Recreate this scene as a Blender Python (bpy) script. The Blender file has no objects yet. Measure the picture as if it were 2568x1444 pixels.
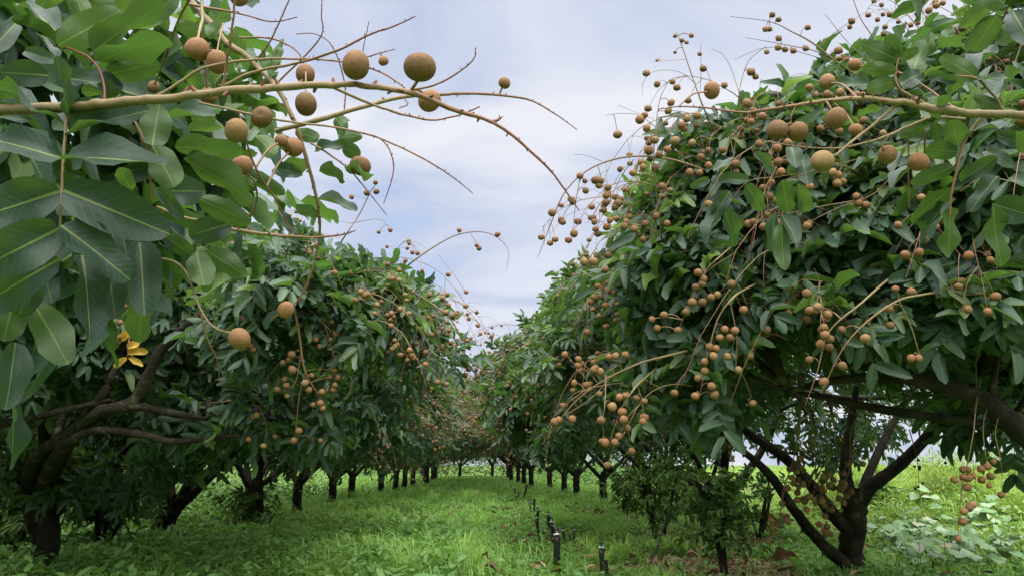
import bpy, math, random
import numpy as np
from mathutils import Matrix, Vector

random.seed(7)
scn = bpy.context.scene
COL = scn.collection
R_ = math.radians

# ------------------------------------------------------------------ camera, sky, sun, exposure
CAMZ, PITCH, YAW, FPX = 0.70, R_(13.43), R_(2.75), 1855.0
cam_d = bpy.data.cameras.new('camera')
cam_d.sensor_width = 36.0
cam_d.lens = FPX / 2568.0 * 36.0
cam_d.clip_start = 0.02
cam_d.clip_end = 2000.0
cam = bpy.data.objects.new('camera', cam_d)
COL.objects.link(cam)
cam.location = (0, 0, CAMZ)
cam.rotation_euler = (R_(90) + PITCH, 0, -YAW)
scn.camera = cam
FW = np.array([math.sin(YAW) * math.cos(PITCH), math.cos(YAW) * math.cos(PITCH), math.sin(PITCH)])
RT = np.array([math.cos(YAW), -math.sin(YAW), 0.0])
UP = np.cross(RT, FW)
CAM = np.array([0, 0, CAMZ])


def at(px, py, d):
    """photograph pixel and distance along the view axis -> world point"""
    return CAM + d * (FW + (px - 1284.0) / FPX * RT - (py - 722.0) / FPX * UP)


def on_ground(px, py, z=0.0):
    v = FW + (px - 1284.0) / FPX * RT - (py - 722.0) / FPX * UP
    return CAM + v * ((z - CAMZ) / v[2])


def project(P):
    q = P - CAM
    d = q @ FW
    dd = np.maximum(d, 1e-4)
    return 1284 + FPX * (q @ RT) / dd, 722 - FPX * (q @ UP) / dd, d


SUN_EL, SUN_AZ = R_(68), R_(172)      # azimuth from +Y towards +X
world = bpy.data.worlds.new('World')
scn.world = world
world.use_nodes = True
nt = world.node_tree
nt.nodes.clear()
N = lambda t: nt.nodes.new(t)
out = N('ShaderNodeOutputWorld'); bg = N('ShaderNodeBackground')
sky = N('ShaderNodeTexSky'); sky.sky_type = 'NISHITA'; sky.sun_disc = False
sky.sun_elevation = SUN_EL; sky.sun_rotation = SUN_AZ
sky.air_density = 1.0; sky.dust_density = 2.0
tc = N('ShaderNodeTexCoord'); sep = N('ShaderNodeSeparateXYZ')
nt.links.new(tc.outputs['Generated'], sep.inputs[0])
ab = N('ShaderNodeMath'); ab.operation = 'ABSOLUTE'; nt.links.new(sep.outputs['Z'], ab.inputs[0])
ad = N('ShaderNodeMath'); ad.operation = 'ADD'; ad.inputs[1].default_value = 0.22; nt.links.new(ab.outputs[0], ad.inputs[0])
cmb = N('ShaderNodeCombineXYZ')
for i, ax in enumerate('XY'):
    dv = N('ShaderNodeMath'); dv.operation = 'DIVIDE'
    nt.links.new(sep.outputs[ax], dv.inputs[0]); nt.links.new(ad.outputs[0], dv.inputs[1])
    nt.links.new(dv.outputs[0], cmb.inputs[i])
mp = N('ShaderNodeMapping'); mp.inputs['Location'].default_value = (3.1, 1.7, 0); mp.inputs['Scale'].default_value = (0.9, 1.5, 1)
nt.links.new(cmb.outputs[0], mp.inputs['Vector'])
nz = N('ShaderNodeTexNoise'); nz.inputs['Scale'].default_value = 1.5; nz.inputs['Detail'].default_value = 6; nz.inputs['Roughness'].default_value = 0.52
nz.inputs['Distortion'].default_value = 0.5
nt.links.new(mp.outputs[0], nz.inputs['Vector'])
rp = N('ShaderNodeValToRGB')       # cloud deck: grey-lavender to white
rp.color_ramp.elements[0].position = 0.36; rp.color_ramp.elements[0].color = (1.80, 2.08, 2.80, 1)
rp.color_ramp.elements[1].position = 0.63; rp.color_ramp.elements[1].color = (3.05, 3.10, 3.35, 1)
nt.links.new(nz.outputs['Fac'], rp.inputs[0])
rp2 = N('ShaderNodeValToRGB')
rp2.color_ramp.elements[0].position = 0.24; rp2.color_ramp.elements[0].color = (0.35, 0.35, 0.35, 1)
rp2.color_ramp.elements[1].position = 0.42; rp2.color_ramp.elements[1].color = (0.97, 0.97, 0.97, 1)
nt.links.new(nz.outputs['Fac'], rp2.inputs[0])
mx = N('ShaderNodeMix'); mx.data_type = 'RGBA'
nt.links.new(rp2.outputs[0], mx.inputs[0]); nt.links.new(sky.outputs[0], mx.inputs[6]); nt.links.new(rp.outputs[0], mx.inputs[7])
nt.links.new(mx.outputs[2], bg.inputs['Color'])
bg.inputs['Strength'].default_value = 0.10
nt.links.new(bg.outputs[0], out.inputs[0])

sun_d = bpy.data.lights.new('sun', 'SUN')
sun_d.energy = 4.2; sun_d.angle = R_(95); sun_d.color = (1.0, 0.965, 0.91)
sun = bpy.data.objects.new('sun', sun_d); COL.objects.link(sun)
sdir = Vector((math.sin(SUN_AZ) * math.cos(SUN_EL), math.cos(SUN_AZ) * math.cos(SUN_EL), math.sin(SUN_EL)))
sun.rotation_euler = sdir.to_track_quat('Z', 'Y').to_euler()
sun.location = (0, 0, 12)

scn.view_settings.view_transform = 'Standard'
scn.view_settings.look = 'None'
scn.view_settings.gamma = 1.0
scn.view_settings.use_curve_mapping = False
scn.view_settings.exposure = 1.5
scn.cycles.max_bounces = 9
scn.cycles.diffuse_bounces = 7
scn.cycles.glossy_bounces = 2
scn.cycles.transmission_bounces = 7
scn.cycles.transparent_max_bounces = 4
scn.cycles.caustics_reflective = False
scn.cycles.caustics_refractive = False
scn.cycles.use_denoising = True

# ------------------------------------------------------------------ helpers
def norm(a):
    a = np.asarray(a, float)
    return a / np.maximum(np.linalg.norm(a, axis=-1, keepdims=True), 1e-9)


def tag(o, label=None, cat=None, group=None, kind=None):
    if label: o['label'] = label
    if cat: o['category'] = cat
    if group: o['group'] = group
    if kind: o['kind'] = kind
    return o


def empty(name, loc, label, cat, group=None):
    o = bpy.data.objects.new(name, None)
    o.empty_display_size = 0.1
    COL.objects.link(o)
    o.location = [float(v) for v in loc]
    return tag(o, label, cat, group)


def link(name, me, parent=None, mat=None):
    o = bpy.data.objects.new(name, me)
    COL.objects.link(o)
    if mat is not None and len(me.materials) == 0:
        me.materials.append(mat)
    if parent is not None:
        o.parent = parent
    return o


def mesh_np(name, V, F, uv=None, tint=None, smooth=True):
    """V (n,3); F (m,k) array of equal-length polygons or a list of such arrays"""
    Fs = F if isinstance(F, list) else [F]
    Fs = [np.asarray(f, np.int32) for f in Fs if len(f)]
    me = bpy.data.meshes.new(name)
    V = np.ascontiguousarray(V, np.float32)
    me.vertices.add(len(V))
    me.vertices.foreach_set('co', V.ravel())
    nl = sum(f.size for f in Fs)
    nf = sum(len(f) for f in Fs)
    loops = np.concatenate([f.ravel() for f in Fs])
    counts = np.concatenate([np.full(len(f), f.shape[1], np.int32) for f in Fs])
    starts = np.concatenate([[0], np.cumsum(counts)[:-1]]).astype(np.int32)
    me.loops.add(nl)
    me.loops.foreach_set('vertex_index', loops)
    me.polygons.add(nf)
    me.polygons.foreach_set('loop_start', starts)
    me.polygons.foreach_set('use_smooth', np.full(nf, smooth, bool))
    if uv is not None:
        l = me.uv_layers.new(name='UVMap')
        l.data.foreach_set('uv', np.ascontiguousarray(np.asarray(uv, np.float32)[loops]).ravel())
    if tint is not None:
        a = me.attributes.new('tint', 'FLOAT', 'POINT')
        a.data.foreach_set('value', np.ascontiguousarray(tint, np.float32))
    me.update(calc_edges=True)
    me.validate()
    return me


def spline(P, n=6):
    """Catmull-Rom through rows of P (any columns)"""
    P = np.asarray(P, float)
    if len(P) < 3:
        t = np.linspace(0, 1, n + 1)[:, None]
        return P[0] * (1 - t) + P[-1] * t
    Q = np.vstack([2 * P[0] - P[1], P, 2 * P[-1] - P[-2]])
    out = []
    for i in range(1, len(Q) - 2):
        p0, p1, p2, p3 = Q[i - 1:i + 3]
        for k in range(n):
            t = k / n
            out.append(0.5 * ((2 * p1) + (-p0 + p2) * t + (2 * p0 - 5 * p1 + 4 * p2 - p3) * t * t + (-p0 + 3 * p1 - 3 * p2 + p3) * t ** 3))
    out.append(P[-1])
    return np.array(out)


class Tubes:
    """collects tapered tubes; build() links them as one mesh"""
    def __init__(self):
        self.V, self.F, self.T, self.n = [], [], [], 0

    def add(self, P, r, sides=6, t0=0.0, t1=1.0, lump=0.0, rng=None):
        P = np.asarray(P, float)
        n = len(P)
        r = np.broadcast_to(np.asarray(r, float), (n,))
        D = norm(np.gradient(P, axis=0))
        ref = np.array([0.31, 0.17, 0.93])
        if abs(D.mean(0) @ ref) > 0.85 * np.linalg.norm(D.mean(0)):
            ref = np.array([0.9, 0.4, 0.1])
        A = norm(np.cross(D, ref)); B = np.cross(D, A)
        th = np.linspace(0, 2 * math.pi, sides, endpoint=False)
        rr = np.repeat(r[:, None], sides, 1)
        if lump and rng is not None:
            rr = rr * (1 + lump * rng.standard_normal((n, sides)))
        ring = P[:, None] + rr[..., None] * (np.cos(th)[None, :, None] * A[:, None] + np.sin(th)[None, :, None] * B[:, None])
        self.V.append(ring.reshape(-1, 3))
        i = np.arange(n - 1)[:, None] * sides; j = np.arange(sides)[None]
        k = (j + 1) % sides
        self.F.append((np.stack([i + j, i + k, i + k + sides, i + j + sides], -1).reshape(-1, 4)) + self.n)
        self.T.append(np.repeat(np.linspace(t0, t1, n), sides))
        self.n += n * sides

    def batch(self, A, M, B, r0, r1, sides=3, tint=0.5):
        """many three-ring tubes A-M-B at once"""
        A, M, B = (np.asarray(x, float) for x in (A, M, B))
        n = len(A)
        if n == 0: return
        D = norm(B - A)
        ref = np.where(np.abs(D[:, 2:3]) > 0.9, np.array([[1.0, 0, 0]]), np.array([[0, 0, 1.0]]))
        X = norm(np.cross(D, ref)); Y = np.cross(D, X)
        th = np.linspace(0, 2 * math.pi, sides, endpoint=False)
        off = np.cos(th)[None, :, None] * X[:, None] + np.sin(th)[None, :, None] * Y[:, None]
        r0 = np.broadcast_to(r0, (n,))[:, None, None]; r1 = np.broadcast_to(r1, (n,))[:, None, None]
        rings = np.stack([A[:, None] + off * r0, M[:, None] + off * (r0 + r1) / 2, B[:, None] + off * r1], 1)
        self.V.append(rings.reshape(-1, 3))
        j = np.arange(sides); k = (j + 1) % sides
        f = np.concatenate([np.stack([j, k, k + sides, j + sides], -1) + s * sides for s in (0, 1)])
        self.F.append((f[None] + (np.arange(n) * 3 * sides)[:, None, None]).reshape(-1, 4) + self.n)
        self.T.append(np.full(n * 3 * sides, tint))
        self.n += n * 3 * sides

    def build(self, name, mat, parent=None, origin=(0, 0, 0)):
        V = np.concatenate(self.V) - np.asarray(origin)
        me = mesh_np(name, V, np.concatenate(self.F), tint=np.concatenate(self.T))
        return link(name, me, parent, mat)

# ------------------------------------------------------------------ materials
def new_mat(name):
    m = bpy.data.materials.new(name); m.use_nodes = True
    nt = m.node_tree; nt.nodes.clear()
    o = nt.nodes.new('ShaderNodeOutputMaterial')
    return m, nt, o


class G:
    """tiny node-graph helper"""
    def __init__(s, nt): s.nt = nt
    def n(s, t, **k):
        x = s.nt.nodes.new(t)
        for a, b in k.items(): setattr(x, a, b)
        return x
    def put(s, sock, v):
        if hasattr(v, 'is_output') or isinstance(v, bpy.types.NodeSocket): s.nt.links.new(v, sock)
        else: sock.default_value = v
    def math(s, op, a, b=0.0, c=None, clamp=False):
        x = s.n('ShaderNodeMath', operation=op, use_clamp=clamp)
        s.put(x.inputs[0], a); s.put(x.inputs[1], b)
        if c is not None: s.put(x.inputs[2], c)
        return x.outputs[0]
    def mix(s, f, a, b, blend='MIX'):
        x = s.n('ShaderNodeMix', data_type='RGBA', blend_type=blend)
        s.put(x.inputs[0], f); s.put(x.inputs[6], a); s.put(x.inputs[7], b)
        return x.outputs[2]
    def noise(s, scale, detail=3, rough=0.5, vec=None):
        x = s.n('ShaderNodeTexNoise'); x.inputs['Scale'].default_value = scale
        x.inputs['Detail'].default_value = detail; x.inputs['Roughness'].default_value = rough
        if vec is not None: s.nt.links.new(vec, x.inputs['Vector'])
        return x.outputs['Fac']
    def ramp(s, f, stops):
        x = s.n('ShaderNodeValToRGB'); e = x.color_ramp.elements
        e[0].position, e[0].color = stops[0][0], stops[0][1]
        e[1].position, e[1].color = stops[-1][0], stops[-1][1]
        for p, c in stops[1:-1]:
            q = e.new(p); q.color = c
        s.put(x.inputs[0], f)
        return x.outputs[0]
    def bump(s, h, strength, dist=0.01):
        x = s.n('ShaderNodeBump'); x.inputs['Strength'].default_value = strength; x.inputs['Distance'].default_value = dist
        s.put(x.inputs['Height'], h)
        return x.outputs[0]


def c4(*a): return (*a, 1.0)


def leaf_mat(name, single, top, under, trans, rough=0.46, tr_fac=0.27, rib=(0.22, 0.27, 0.07), vein=True):
    """two-sided leaf with midrib, side veins, per-leaf tint"""
    m, nt, o = new_mat(name); g = G(nt)
    if single: rnd = g.n('ShaderNodeObjectInfo').outputs['Random']
    else: rnd = g.n('ShaderNodeAttribute', attribute_name='tint').outputs['Fac']
    back = g.n('ShaderNodeNewGeometry').outputs['Backfacing']
    tcol = g.ramp(rnd, top); ucol = g.ramp(rnd, under); xcol = g.ramp(rnd, trans)
    col = g.mix(back, tcol, ucol)
    tc = g.n('ShaderNodeTexCoord')
    k_ = 2.5 if single else 28.0
    blot = g.noise(k_, 4, 0.65, tc.outputs['Object'])
    spot = g.noise(k_ * 5, 2, 0.5, tc.outputs['Object'])
    col = g.mix(0.5, col, g.mix(blot, c4(0.45, 0.45, 0.45), c4(1.5, 1.5, 1.4)), 'MULTIPLY')
    col = g.mix(g.math('MULTIPLY', g.ramp(spot, [(0.69, c4(0, 0, 0)), (0.75, c4(1, 1, 1))]), 0.55), col, c4(0.11, 0.085, 0.035))
    p = g.n('ShaderNodeBsdfPrincipled')
    if vein:
        uvn = g.n('ShaderNodeUVMap'); sp = g.n('ShaderNodeSeparateXYZ'); nt.links.new(uvn.outputs[0], sp.inputs[0])
        u, v = sp.outputs['X'], sp.outputs['Y']
        av = g.math('ABSOLUTE', g.math('SUBTRACT', v, 0.5))
        ribw = g.math('MULTIPLY_ADD', u, -0.022, 0.030)
        ribf = g.math('LESS_THAN', av, ribw)
        col = g.mix(g.math('MULTIPLY', ribf, 0.8), col, c4(*rib))
        ph = g.math('MULTIPLY', g.math('SUBTRACT', u, g.math('MULTIPLY', av, 0.55)), 2 * math.pi * 10)
        wv = g.math('SINE', ph)
        vein_line = g.math('POWER', g.math('MAXIMUM', wv, 0.0), 14.0)
        col = g.mix(g.math('MULTIPLY', vein_line, 0.26), col, c4(rib[0] * 0.6, rib[1] * 0.7, rib[2] * 0.8))
        h = g.math('ADD', g.math('MULTIPLY', vein_line, -0.35), g.math('MULTIPLY', blot, 1.2))
        b = g.bump(h, 0.16, 0.004)
        nt.links.new(b, p.inputs['Normal'])
    nt.links.new(col, p.inputs['Base Color'])
    g.put(p.inputs['Roughness'], g.math('MULTIPLY_ADD', blot, 0.25, rough - 0.1))
    p.inputs['Specular IOR Level'].default_value = 0.34
    tr = g.n('ShaderNodeBsdfTranslucent'); nt.links.new(xcol, tr.inputs['Color'])
    ms = g.n('ShaderNodeMixShader'); ms.inputs[0].default_value = tr_fac
    nt.links.new(p.outputs[0], ms.inputs[1]); nt.links.new(tr.outputs[0], ms.inputs[2])
    nt.links.new(ms.outputs[0], o.inputs[0])
    return m


LT = [(0.0, c4(0.027, 0.058, 0.046)), (0.5, c4(0.050, 0.092, 0.064)), (0.85, c4(0.076, 0.124, 0.074)), (1.0, c4(0.125, 0.18, 0.07))]
LU = [(0.0, c4(0.062, 0.120, 0.040)), (0.6, c4(0.092, 0.160, 0.048)), (1.0, c4(0.13, 0.20, 0.06))]
LX = [(0.0, c4(0.08, 0.20, 0.03)), (0.6, c4(0.13, 0.28, 0.04)), (1.0, c4(0.24, 0.42, 0.06))]
M = {}
M['leaf'] = leaf_mat('longan_leaf', False, LT, LU, LX)
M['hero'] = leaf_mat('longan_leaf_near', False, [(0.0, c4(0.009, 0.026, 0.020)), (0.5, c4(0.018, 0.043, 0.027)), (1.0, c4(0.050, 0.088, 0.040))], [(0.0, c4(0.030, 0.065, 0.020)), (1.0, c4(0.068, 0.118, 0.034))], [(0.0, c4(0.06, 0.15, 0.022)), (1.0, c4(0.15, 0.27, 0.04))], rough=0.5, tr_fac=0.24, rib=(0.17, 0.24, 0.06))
M['leaf1'] = leaf_mat('longan_leaf_single', True, LT, LU, LX)
YL = [(0.0, c4(0.30, 0.20, 0.025)), (0.5, c4(0.46, 0.27, 0.03)), (1.0, c4(0.50, 0.33, 0.05))]
M['yellow'] = leaf_mat('yellowed_leaf', True, YL, YL, YL, tr_fac=0.3, rib=(0.5, 0.35, 0.05))
DL = [(0.0, c4(0.09, 0.045, 0.022)), (1.0, c4(0.20, 0.11, 0.05))]
M['dryleaf'] = leaf_mat('dry_leaf', True, DL, DL, DL, rough=0.7, tr_fac=0.1, rib=(0.2, 0.12, 0.06))
WT = [(0.0, c4(0.095, 0.22, 0.065)), (0.6, c4(0.16, 0.32, 0.085)), (1.0, c4(0.26, 0.40, 0.10))]
WX = [(0.0, c4(0.14, 0.34, 0.03)), (1.0, c4(0.36, 0.55, 0.06))]
M['weed'] = leaf_mat('weed_leaf', False, WT, WT, WX, tr_fac=0.30, vein=False)
BT = [(0.0, c4(0.09, 0.18, 0.035)), (0.5, c4(0.18, 0.29, 0.055)), (1.0, c4(0.32, 0.40, 0.11))]
BX = [(0.0, c4(0.26, 0.46, 0.04)), (1.0, c4(0.46, 0.62, 0.08))]
M['bright'] = leaf_mat('bright_weed_leaf', False, BT, BT, BX, tr_fac=0.30, vein=False)
CT = [(0.0, c4(0.13, 0.26, 0.10)), (0.5, c4(0.22, 0.35, 0.18)), (0.9, c4(0.32, 0.43, 0.28)), (1.0, c4(0.42, 0.36, 0.27))]
CX = [(0.0, c4(0.16, 0.34, 0.10)), (1.0, c4(0.26, 0.42, 0.16))]
M['broad'] = leaf_mat('broad_leaf', True, CT, CT, CX, rough=0.5, tr_fac=0.18, rib=(0.35, 0.42, 0.28))
SG = [(0.0, c4(0.07, 0.145, 0.04)), (0.6, c4(0.12, 0.22, 0.052)), (1.0, c4(0.20, 0.30, 0.07))]
M['sapling'] = leaf_mat('sapling_leaf', False, SG, LU, LX, vein=True)


def grass_mat():
    m, nt, o = new_mat('grass_blade'); g = G(nt)
    rnd = g.n('ShaderNodeAttribute', attribute_name='tint').outputs['Fac']
    col = g.ramp(rnd, [(0, c4(0.105, 0.215, 0.045)), (0.55, c4(0.185, 0.350, 0.075)), (0.9, c4(0.29, 0.46, 0.11)), (1.0, c4(0.40, 0.38, 0.18))])
    d = g.n('ShaderNodeBsdfPrincipled'); nt.links.new(col, d.inputs['Base Color']); d.inputs['Roughness'].default_value = 0.5
    d.inputs['Specular IOR Level'].default_value = 0.3
    tr = g.n('ShaderNodeBsdfTranslucent'); nt.links.new(g.mix(1.0, col, c4(1.7, 1.8, 1.2), 'MULTIPLY'), tr.inputs['Color'])
    ms = g.n('ShaderNodeMixShader'); ms.inputs[0].default_value = 0.33
    nt.links.new(d.outputs[0], ms.inputs[1]); nt.links.new(tr.outputs[0], ms.inputs[2]); nt.links.new(ms.outputs[0], o.inputs[0])
    return m
M['grass'] = grass_mat()


def bark_mat():
    m, nt, o = new_mat('bark'); g = G(nt)
    tc = g.n('ShaderNodeTexCoord')
    a = g.noise(9.0, 6, 0.65, tc.outputs['Object']); b = g.noise(45.0, 5, 0.7, tc.outputs['Object'])
    c = g.noise(4.0, 3, 0.6, tc.outputs['Object'])
    col = g.ramp(a, [(0.30, c4(0.013, 0.010, 0.008)), (0.48, c4(0.027, 0.021, 0.016)), (0.60, c4(0.055, 0.045, 0.033)), (0.72, c4(0.19, 0.16, 0.12))])
    col = g.mix(g.math('MULTIPLY', g.ramp(c, [(0.56, c4(0, 0, 0)), (0.68, c4(1, 1, 1))]), 0.45), col, c4(0.05, 0.065, 0.022))
    p = g.n('ShaderNodeBsdfPrincipled'); nt.links.new(col, p.inputs['Base Color']); p.inputs['Roughness'].default_value = 0.85
    p.inputs['Specular IOR Level'].default_value = 0.2
    nt.links.new(g.bump(g.math('ADD', a, g.math('MULTIPLY', b, 0.6)), 1.0, 0.045), p.inputs['Normal'])
    nt.links.new(p.outputs[0], o.inputs[0])
    return m
M['bark'] = bark_mat()


def stem_mat():
    """fruiting stems: tan wood turning reddish towards the tip (attribute 0..1)"""
    m, nt, o = new_mat('stem'); g = G(nt)
    t = g.n('ShaderNodeAttribute', attribute_name='tint').outputs['Fac']
    tc = g.n('ShaderNodeTexCoord')
    a = g.noise(120.0, 4, 0.6, tc.outputs['Object'])
    col = g.ramp(t, [(0.0, c4(0.098, 0.078, 0.038)), (0.45, c4(0.19, 0.145, 0.075)), (0.75, c4(0.17, 0.085, 0.050)), (1.0, c4(0.12, 0.034, 0.028))])
    col = g.mix(0.6, col, g.mix(a, c4(0.4, 0.4, 0.4), c4(1.55, 1.5, 1.4)), 'MULTIPLY')
    p = g.n('ShaderNodeBsdfPrincipled'); nt.links.new(col, p.inputs['Base Color']); p.inputs['Roughness'].default_value = 0.65
    p.inputs['Specular IOR Level'].default_value = 0.3
    nt.links.new(g.bump(a, 0.5, 0.002), p.inputs['Normal'])
    nt.links.new(p.outputs[0], o.inputs[0])
    return m
M['stem'] = stem_mat()


def fruit_mat(name, single):
    m, nt, o = new_mat(name); g = G(nt)
    if single: r = g.n('ShaderNodeObjectInfo').outputs['Random']
    else: r = g.n('ShaderNodeAttribute', attribute_name='tint').outputs['Fac']
    tc = g.n('ShaderNodeTexCoord')
    k_ = 1.0 if single else 75.0
    a = g.noise(2.4 * k_, 5, 0.65, tc.outputs['Object']); b = g.noise(16.0 * k_, 3, 0.6, tc.outputs['Object'])
    col = g.ramp(r, [(0, c4(0.118, 0.068, 0.028)), (0.45, c4(0.175, 0.096, 0.040)), (0.8, c4(0.225, 0.112, 0.054)), (1.0, c4(0.205, 0.142, 0.060))])
    col = g.mix(0.75, col, g.mix(a, c4(0.45, 0.45, 0.45), c4(1.5, 1.5, 1.45)), 'MULTIPLY')
    col = g.mix(g.math('MULTIPLY', g.ramp(b, [(0.56, c4(0, 0, 0)), (0.68, c4(1, 1, 1))]), 0.4), col, c4(0.12, 0.055, 0.025))
    p = g.n('ShaderNodeBsdfPrincipled'); nt.links.new(col, p.inputs['Base Color']); p.inputs['Roughness'].default_value = 0.72
    p.inputs['Specular IOR Level'].default_value = 0.25
    nt.links.new(g.bump(g.math('ADD', a, g.math('MULTIPLY', b, 0.7)), 0.55, 0.0022), p.inputs['Normal'])
    nt.links.new(p.outputs[0], o.inputs[0])
    return m
M['fruit1'] = fruit_mat('fruit_skin', True)
M['fruit'] = fruit_mat('fruit_skin_mass', False)


def ground_mat():
    m, nt, o = new_mat('ground'); g = G(nt)
    tc = g.n('ShaderNodeTexCoord')
    a = g.noise(0.7, 6, 0.6, tc.outputs['Object']); b = g.noise(12.0, 6, 0.7, tc.outputs['Object']); c = g.noise(0.12, 4, 0.6, tc.outputs['Object'])
    green = g.mix(b, c4(0.035, 0.070, 0.016), c4(0.11, 0.20, 0.042))
    far = g.mix(c, c4(0.07, 0.14, 0.03), c4(0.16, 0.25, 0.06))
    green = g.mix(0.5, green, far)
    soil = g.mix(b, c4(0.045, 0.030, 0.018), c4(0.13, 0.090, 0.055))
    col = g.mix(g.ramp(a, [(0.56, c4(0, 0, 0)), (0.68, c4(1, 1, 1))]), green, soil)
    p = g.n('ShaderNodeBsdfPrincipled'); nt.links.new(col, p.inputs['Base Color']); p.inputs['Roughness'].default_value = 0.95
    p.inputs['Specular IOR Level'].default_value = 0.1
    nt.links.new(g.bump(b, 0.8, 0.04), p.inputs['Normal'])
    nt.links.new(p.outputs[0], o.inputs[0])
    return m
M['ground'] = ground_mat()


def plain(name, col, rough=0.5, spec=0.4, var=0.25, scale=30.0):
    m, nt, o = new_mat(name); g = G(nt)
    tc = g.n('ShaderNodeTexCoord'); a = g.noise(scale, 4, 0.6, tc.outputs['Object'])
    c = g.mix(1.0, c4(*col), g.mix(a, c4(1 - var, 1 - var, 1 - var), c4(1 + var, 1 + var, 1 + var)), 'MULTIPLY')
    p = g.n('ShaderNodeBsdfPrincipled'); nt.links.new(c, p.inputs['Base Color']); p.inputs['Roughness'].default_value = rough
    p.inputs['Specular IOR Level'].default_value = spec
    nt.links.new(g.bump(a, 0.2, 0.003), p.inputs['Normal'])
    nt.links.new(p.outputs[0], o.inputs[0])
    return m
M['black'] = plain('black_plastic', (0.012, 0.012, 0.013), 0.45)
M['collar'] = plain('pale_plastic', (0.74, 0.75, 0.74), 0.4, var=0.15)
M['soil'] = plain('mulch_soil', (0.16, 0.105, 0.065), 0.95, 0.1, 0.5, 18.0)
M['litter'] = leaf_mat('litter', False, [(0, c4(0.10, 0.06, 0.03)), (0.6, c4(0.22, 0.15, 0.085)), (1, c4(0.36, 0.27, 0.16))],
                       [(0, c4(0.10, 0.06, 0.03)), (1, c4(0.30, 0.21, 0.12))], [(0, c4(0.10, 0.06, 0.03)), (1, c4(0.2, 0.13, 0.06))], rough=0.8, tr_fac=0.08, vein=False)

# ------------------------------------------------------------------ leaf and fruit templates
def leaf_grid(stations, across, droop, fold, wave, twist, seed):
    """unit leaf: x 0..1 along, y half-width 0.5, z up. returns V,F(tri/quads),UV"""
    rng = np.random.default_rng(seed)
    ts = np.asarray(stations, float)
    prof = lambda t: np.sin(np.pi * np.clip(t, 0, 1) ** 0.92) ** 0.42
    V, UV = [], []
    ph = rng.uniform(0, 6.28, 2)
    ys = np.linspace(-1, 1, across)
    def zc(t): return -droop * t * t + 0.10 * t * (1 - t)
    def put(t, y, w):
        z = zc(t) + fold * abs(y) * w * (0.35 + 0.65 * (1 - t)) + wave * w * y * np.sin(2 * np.pi * 1.5 * t + (ph[0] if y > 0 else ph[1]))
        yy = y * w * 0.5
        a = twist * t
        V.append((t * (1 - 0.18 * droop * t), yy * np.cos(a) - z * np.sin(a) * 0, z + yy * np.sin(a)))
        UV.append((t, 0.5 + 0.5 * y * w))
    put(0, 0, 0)
    for t in ts:
        w = prof(t)
        for y in ys: put(t, y, w)
    put(1, 0, 0)
    F3, F4 = [], []
    n = len(ts)
    for j in range(across - 1):
        F3.append((0, 1 + j + 1, 1 + j)[::1])
        e = 1 + (n - 1) * across
        F3.append((e + j, e + j + 1, e + across))
        for i in range(n - 1):
            a = 1 + i * across + j
            F4.append((a, a + 1, a + 1 + across, a + across))
    # orient all faces so that +z is the front
    V = np.array(V)
    def fix(F):
        out = []
        for f in F:
            nn = np.cross(V[f[1]] - V[f[0]], V[f[2]] - V[f[0]])
            out.append(tuple(f) if nn[2] >= 0 else tuple(reversed(f)))
        return out
    return V, fix(F3), fix(F4), np.array(UV)


TEMPL_HI = [leaf_grid([.06, .22, .46, .70, .89, .975], 3, d, f, w, t, i) for i, (d, f, w, t) in enumerate(
    [(0.16, 0.22, 0.06, 0.0), (0.38, 0.30, 0.08, 0.3), (0.06, 0.34, 0.10, -0.3), (0.26, -0.16, 0.12, 0.2)])]
TEMPL_MD = [leaf_grid([.10, .48, .90], 3, d, f, w, t, i) for i, (d, f, w, t) in enumerate(
    [(0.16, 0.22, 0.06, 0.0), (0.38, 0.30, 0.08, 0.3), (0.06, 0.34, 0.10, -0.3), (0.26, -0.16, 0.12, 0.2)])]
TEMPL_LO = [leaf_grid([.18, .80], 2, d, 0, 0.0, t, i) for i, (d, t) in enumerate([(0.15, 0.2), (0.35, -0.2), (0.08, 0.1)])]
TEMPL_XS = [leaf_grid([.46], 2, d, 0, 0.0, 0, i) for i, d in enumerate([0.15, 0.3])]


def templ_mesh(tp, name, mat):
    V, F3, F4, UV = tp
    me = mesh_np(name, V, [np.array(F3), np.array(F4)] if len(F4) else np.array(F3), uv=UV)
    me.materials.append(mat)
    return me


def leaves_mesh(name, Lf, templs, rng, flat_uv=True):
    """Lf: dict base,dir,nrm,len,wid,tint arrays -> one mesh"""
    n = len(Lf['base'])
    which = Lf.get('which', rng.integers(0, len(templs), n)) % len(templs)
    Vs, F3s, F4s, UVs, Ts, off = [], [], [], [], [], 0
    for k, (V, F3, F4, UV) in enumerate(templs):
        s = np.where(which == k)[0]
        if len(s) == 0: continue
        D = Lf['dir'][s]; Nn = Lf['nrm'][s]; B = np.cross(Nn, D)
        ln = Lf['len'][s][:, None, None]; wd = Lf['wid'][s][:, None, None]
        P = Lf['base'][s][:, None] + V[None, :, 0:1] * ln * D[:, None] + V[None, :, 1:2] * wd * B[:, None] + V[None, :, 2:3] * ln * Nn[:, None]
        Vs.append(P.reshape(-1, 3)); UVs.append(np.tile(UV, (len(s), 1))); Ts.append(np.repeat(Lf['tint'][s], len(V)))
        base = (np.arange(len(s)) * len(V))[:, None, None] + off
        F3s.append((np.array(F3)[None] + base).reshape(-1, 3))
        if len(F4): F4s.append((np.array(F4)[None] + base).reshape(-1, 4))
        off += len(s) * len(V)
    F = [np.concatenate(F3s)] + ([np.concatenate(F4s)] if F4s else [])
    return mesh_np(name, np.concatenate(Vs), F, uv=np.concatenate(UVs), tint=np.concatenate(Ts))


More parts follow.
